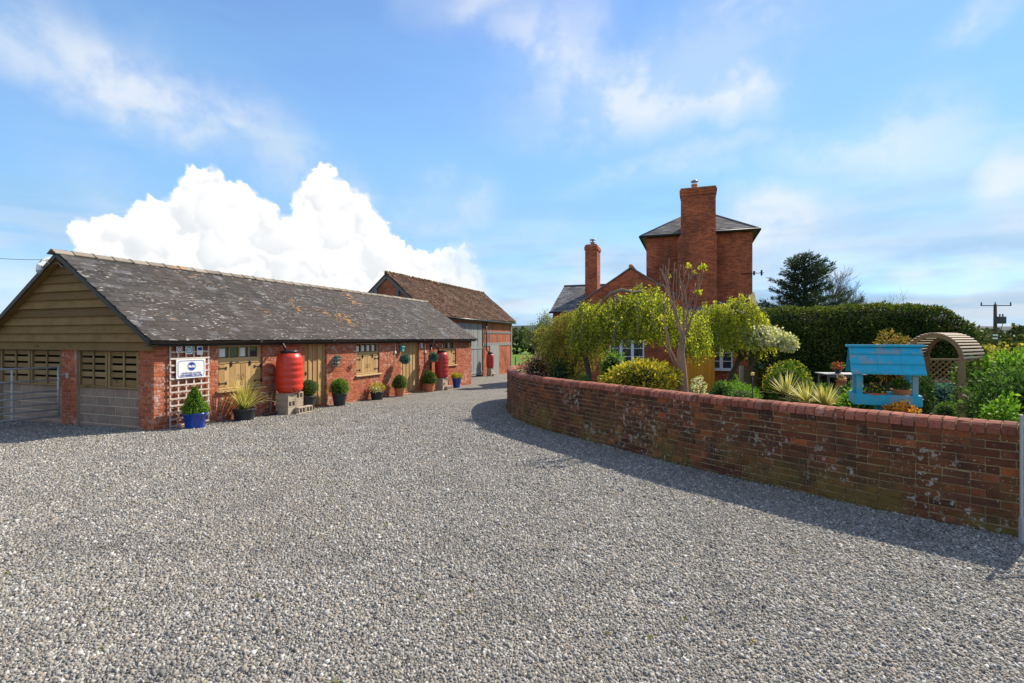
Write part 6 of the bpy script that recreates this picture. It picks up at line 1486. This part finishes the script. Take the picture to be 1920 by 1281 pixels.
# bare pale tree with tufts
Yq = 10.2; q = gp(1278, Yq); t = thing('bare_pale_tree', 'pale-barked nearly leafless tree with upright branches and a few yellow tufts', 'tree', q); mb = MB(); X = lambda px: GX(px, Yq); z = lambda py: ZZ(py, Yq)
mb.tube([(X(1282), Yq, q.z - .05), (X(1281), Yq, z(735)), (X(1279), Yq + .02, z(690)), (X(1276), Yq, z(660)), (X(1280), Yq, z(642)), (X(1283), Yq, z(615))], [.128, .108, .092, .076, .06, .03], 12); mb.build('trunk', MAT['paleb'], t, None, True)
lb = MB()
def limb(pts, r0, r1):
    P = [(X(a), Yq + b, z(c)) for a, b, c in pts]; o = []
    for i in range(len(P) - 1):
        for f in (0, .33, .66): o.append(Vector(P[i]).lerp(Vector(P[i + 1]), f) + Vector((random.gauss(0, .006), random.gauss(0, .01), random.gauss(0, .004))))
    o.append(Vector(P[-1])); lb.tube(o, np.linspace(r0, r1, len(o)), 7)
for pts, r0 in (([(1281, 0, 650), (1270, -.05, 610), (1258, -.1, 575), (1247, -.15, 548), (1236, -.2, 530)], .036), ([(1280, 0, 640), (1275, .1, 600), (1262, .15, 560), (1258, .2, 525), (1260, .2, 482)], .034),
                ([(1283, 0, 620), (1284, .05, 580), (1281, .1, 540), (1290, .1, 505)], .03), ([(1284, 0, 630), (1296, -.1, 590), (1302, -.15, 550), (1306, -.2, 515)], .034), ([(1284, 0, 625), (1292, .1, 585), (1289, .1, 545), (1296, .15, 512)], .028),
                ([(1258, -.1, 575), (1248, -.1, 540), (1245, -.1, 500)], .028), ([(1262, .15, 560), (1252, .2, 520), (1242, .2, 500)], .025), ([(1296, -.1, 590), (1310, -.1, 575), (1320, -.15, 566)], .025), ([(1275, .1, 600), (1268, .2, 560), (1271, .2, 490)], .026),
                ([(1270, 0, 700), (1255, -.2, 675), (1244, -.3, 650), (1238, -.35, 625), (1235, -.35, 580), (1240, -.4, 560)], .03), ([(1274, 0, 690), (1262, .2, 655), (1257, .2, 620), (1246, .25, 595)], .03), ([(1302, -.15, 550), (1310, -.15, 530), (1312, -.2, 505)], .02), ([(1281, .1, 540), (1277, .1, 515), (1279, .1, 495)], .018)): limb(pts, r0 * .72, .006)
random.seed(5)
for (px, py, dx, up) in [(random.uniform(1240, 1310), random.uniform(515, 600), 0, 1) for _ in range(26)]:
    px0 = 1281 + (px - 1281) * (.25 + .75 * (640 - py) / 120.); y_ = random.gauss(0, .15); h_ = random.uniform(30, 75); limb([(px0, y_, py), (px0 + random.gauss((px0 - 1281) * .12, 4), y_ + random.gauss(0, .05), py - h_ * .5), (px0 + random.gauss((px0 - 1281) * .2, 6), y_ + random.gauss(0, .08), max(py - h_, 492 + random.uniform(0, 40)))], .009, .004)

lb.build('branches', MAT['paleb'], t, None, True); Pl = []
for (a, b, s, n) in ((1313, 503, .075, 70), (1287, 501, .04, 26), (1305, 549, .06, 46), (1297, 512, .03, 14), (1252, 520, .02, 8)): P, d = clump((X(a), Yq - .15, z(b)), (s * 1.3, s, s), n, .1); Pl.append(P)
leaves('foliage', np.concatenate(Pl), m_leaf('acid_leaf', [(0., (.32, .36, .03)), (1., (.66, .62, .06))], .4), t, .055, None, .6)
# conifer
Yc = 36.; q = Vector((GX(1508, Yc), Yc, -.3)); t = thing('blue_conifer', 'dark spreading cedar behind the hedge', 'tree', q); H = ZZ(474, Yc) + .3; mb = MB(); mb.tube([q, q + Vector((.1, 0, H * .6)), q + Vector((0, 0, H))], [.25, .14, .02], 8); P, D = [], []
lim = MB()
for i in range(150):
    f = (i + random.random()) / 150; h = .9 + f * (H - 1.1); R_ = 4.5 * (1 - f) ** .55 * random.uniform(.40, 1.2) + .15; a = i * 2.4 + random.gauss(0, .3); R_ *= 1.15 if math.cos(a) < -.3 and f < .6 else .95; up = random.uniform(.05, .40) + .25 * f
    d = Vector((math.cos(a), math.sin(a), up)).normalized(); s0 = q + Vector((0, 0, h - R_ * .12)); e_ = s0 + d * R_; lim.tube([s0, s0 + d * R_ * .5 + Vector((0, 0, .05)), e_], [.05, .03, .008], 5)
    n = int(105 * R_)
    for k in range(n):
        g_ = random.uniform(.12, 1.) ** .8; w = .34 * (1.12 - g_) + .10; sd_ = Vector((-d.y, d.x, 0)); lat_ = random.gauss(0, w); P.append(tuple(s0 + d * R_ * g_ + sd_ * lat_ + Vector((0, 0, random.gauss(0, .07) - .10 * abs(lat_))))); D.append(tuple(d * .8 + sd_ * (1.0 if lat_ > 0 else -1.0) * .7 + Vector((0, 0, .15))))
mb.build('trunk', MAT['bark'], t, None, True); lim.build('limbs', MAT['bark'], t, None, True); leaves('crown', np.array(P), MAT['conif'], t, .22, np.array(D), .22, .45)
# bare trees
def bare_tree(name, label, px, pytop, Y, spreadx, kids=3, depth=4, r=.16, lean=.1, leaf=None, nleaf=0, sp=.42, grp='bare trees beyond the hedge'):
    g = gz(Y); H = ZZ(pytop, Y) - g; t = thing(name, label, 'tree', (GX(px, Y), Y, g), 0, grp); mb = MB(); tips = []
    branchy(mb, (0, 0, -.1), (lean, 0, 1), H * .40, r, depth, kids, sp, .22, 7, tips, .72); zmax = max(v[:, 2].max() for v in mb.v); sc = H / zmax; mb.v = [v * sc for v in mb.v]
    mb.build('branches', MAT['twig'], t)
    if leaf:
        tp = np.array([x[0] for x in tips if x[2] <= 1]) * sc; P = tp[RNG.integers(0, len(tp), nleaf)] + RNG.normal(0, H * .03, (nleaf, 3)); leaves('crown', P, MAT[leaf], t, .16, None, .6, world=False)
    return t
random.seed(21)
bare_tree('bare_tree', 'large bare grey tree rising behind the cedar', 1572, 484, 46., 1, 4, 6, .26, .12, sp=.52)
bare_tree('thin_bare_tree', 'thin sapling with faint green leaf above the middle of the hedge', 1627, 542, 55., 1, 3, 4, .08, 0., 'farl', 420, sp=.3)
bare_tree('thin_bare_tree', 'low wide sapling above the hedge between two thin saplings', 1668, 550, 58., 1, 4, 3, .08, .05, 'farl', 160, sp=.55)
bare_tree('thin_bare_tree', 'bare leafless twig of a sapling over the right part of the hedge', 1718, 536, 55., 1, 2, 3, .06, 0., sp=.3)
bare_tree('field_tree', 'pale green field tree between the barn and the house', 1008, 582, 62., 1, 4, 4, .20, -.05, 'farl', 2600, sp=.45, grp='field trees')
bare_tree('field_tree', 'half-bare tree touching the left end of the house', 1036, 578, 66., 1, 4, 4, .18, .1, 'farl', 1300, sp=.4, grp='field trees')
# far hedgerow and woods, one mass
def hedgerow(name, label, X0, X1, Y, h0, h1, n, mat, size, dark=True):
    P = []
    for i in range(n):
        x = random.uniform(X0, X1); hh = h0 + (h1 - h0) * (.5 + .5 * math.sin(x * .21 + 1.3) * math.sin(x * .083)) + .8 * math.sin(x * .9); P.append((x, Y + random.gauss(0, 1.5), gz(Y) + abs(random.random() ** .75) * hh))
    o = leaves(name, np.array(P), MAT[mat], None, size, None, .8, kind='stuff', world=False); o['label'] = label; o['category'] = 'hedgerow'
hedgerow('hedgerow', 'hedgerow and trees along the far side of the field', -70, 130, 108, 2.6, 5.6, 15000, 'far', .9)
hedgerow('woods', 'distant woods below the hills', -500, 700, 480, 5, 17, 9000, 'far', 4.5)
hedgerow('scrub', 'olive scrub beyond the garden at the right', 52, 95, 62, 1.6, 3.4, 7000, 'olive', .4)
# fence post in the field
for k, px in enumerate((966.5,)):
    t = thing('field_post', 'thin dark post standing in the green field by the barn', 'post', (GX(px, 48), 48, gz(48))); mb = MB(); mb.tube([(0, 0, 0), (0, 0, 1.3)], .05, 6); mb.build('stake', MAT['bark'], t); mb = MB(); mb.tube([(0, 0, 1.1), (12, 6, 1.0)], .012, 5); mb.build('wire', MAT['galv'], t)
# utility pole
Yp = 86.; q = Vector((GX(1866, Yp), Yp, gz(Yp))); H = ZZ(571, Yp) - q.z; t = thing('utility_pole', 'wooden power pole with crossarm and transformer', 'utility pole', q); k = Yp / F
mb = MB(); mb.tube([(0, 0, 0), (0, 0, H)], [.30, .22], 10); mb.build('pole', MAT['bark'], t)
mb = MB(); mb.box(-27 * k, 30 * k, -.1, .1, H - .26, H - .12, .02); mb.build('crossarm', MAT['iron'], t)
for x in (-26, 0, 29): mb = MB(); mb.lathe([(.07, H - .12), (.12, H), (.07, H + .12), (.12, H + .24), (.05, H + .4), (0, H + .4)], (x * k, 0, 0), 8); mb.build('insulator', MAT['greypot'], t)
mb = MB(); zt = ZZ(594, Yp) - q.z; mb.box(-.35, 12 * k, -.9, -.25, zt - 1.2, zt, .06); mb.tube([(.3, -.5, zt), (.3, -.5, zt + .45)], .1, 7); mb.tube([(.8, -.5, zt), (.8, -.5, zt + .45)], .1, 7); mb.build('transformer', MAT['greypot'], t)
mb = MB(); mb.lathe([(.275, ZZ(630, Yp) - q.z), (.27, ZZ(627, Yp) - q.z)], seg=10); mb.lathe([(.28, ZZ(636, Yp) - q.z), (.275, ZZ(633, Yp) - q.z)], seg=10); mb.v = [v * np.array((1.15, 1.15, 1)) for v in mb.v]; mb.build('marker_bands', MAT['white'], t)
mb = MB(); mb.tube([(.2, -.2, ZZ(640, Yp) - q.z), (1.0, -.3, zt - 1.2)], .05, 6); mb.build('stay', MAT['iron'], t)
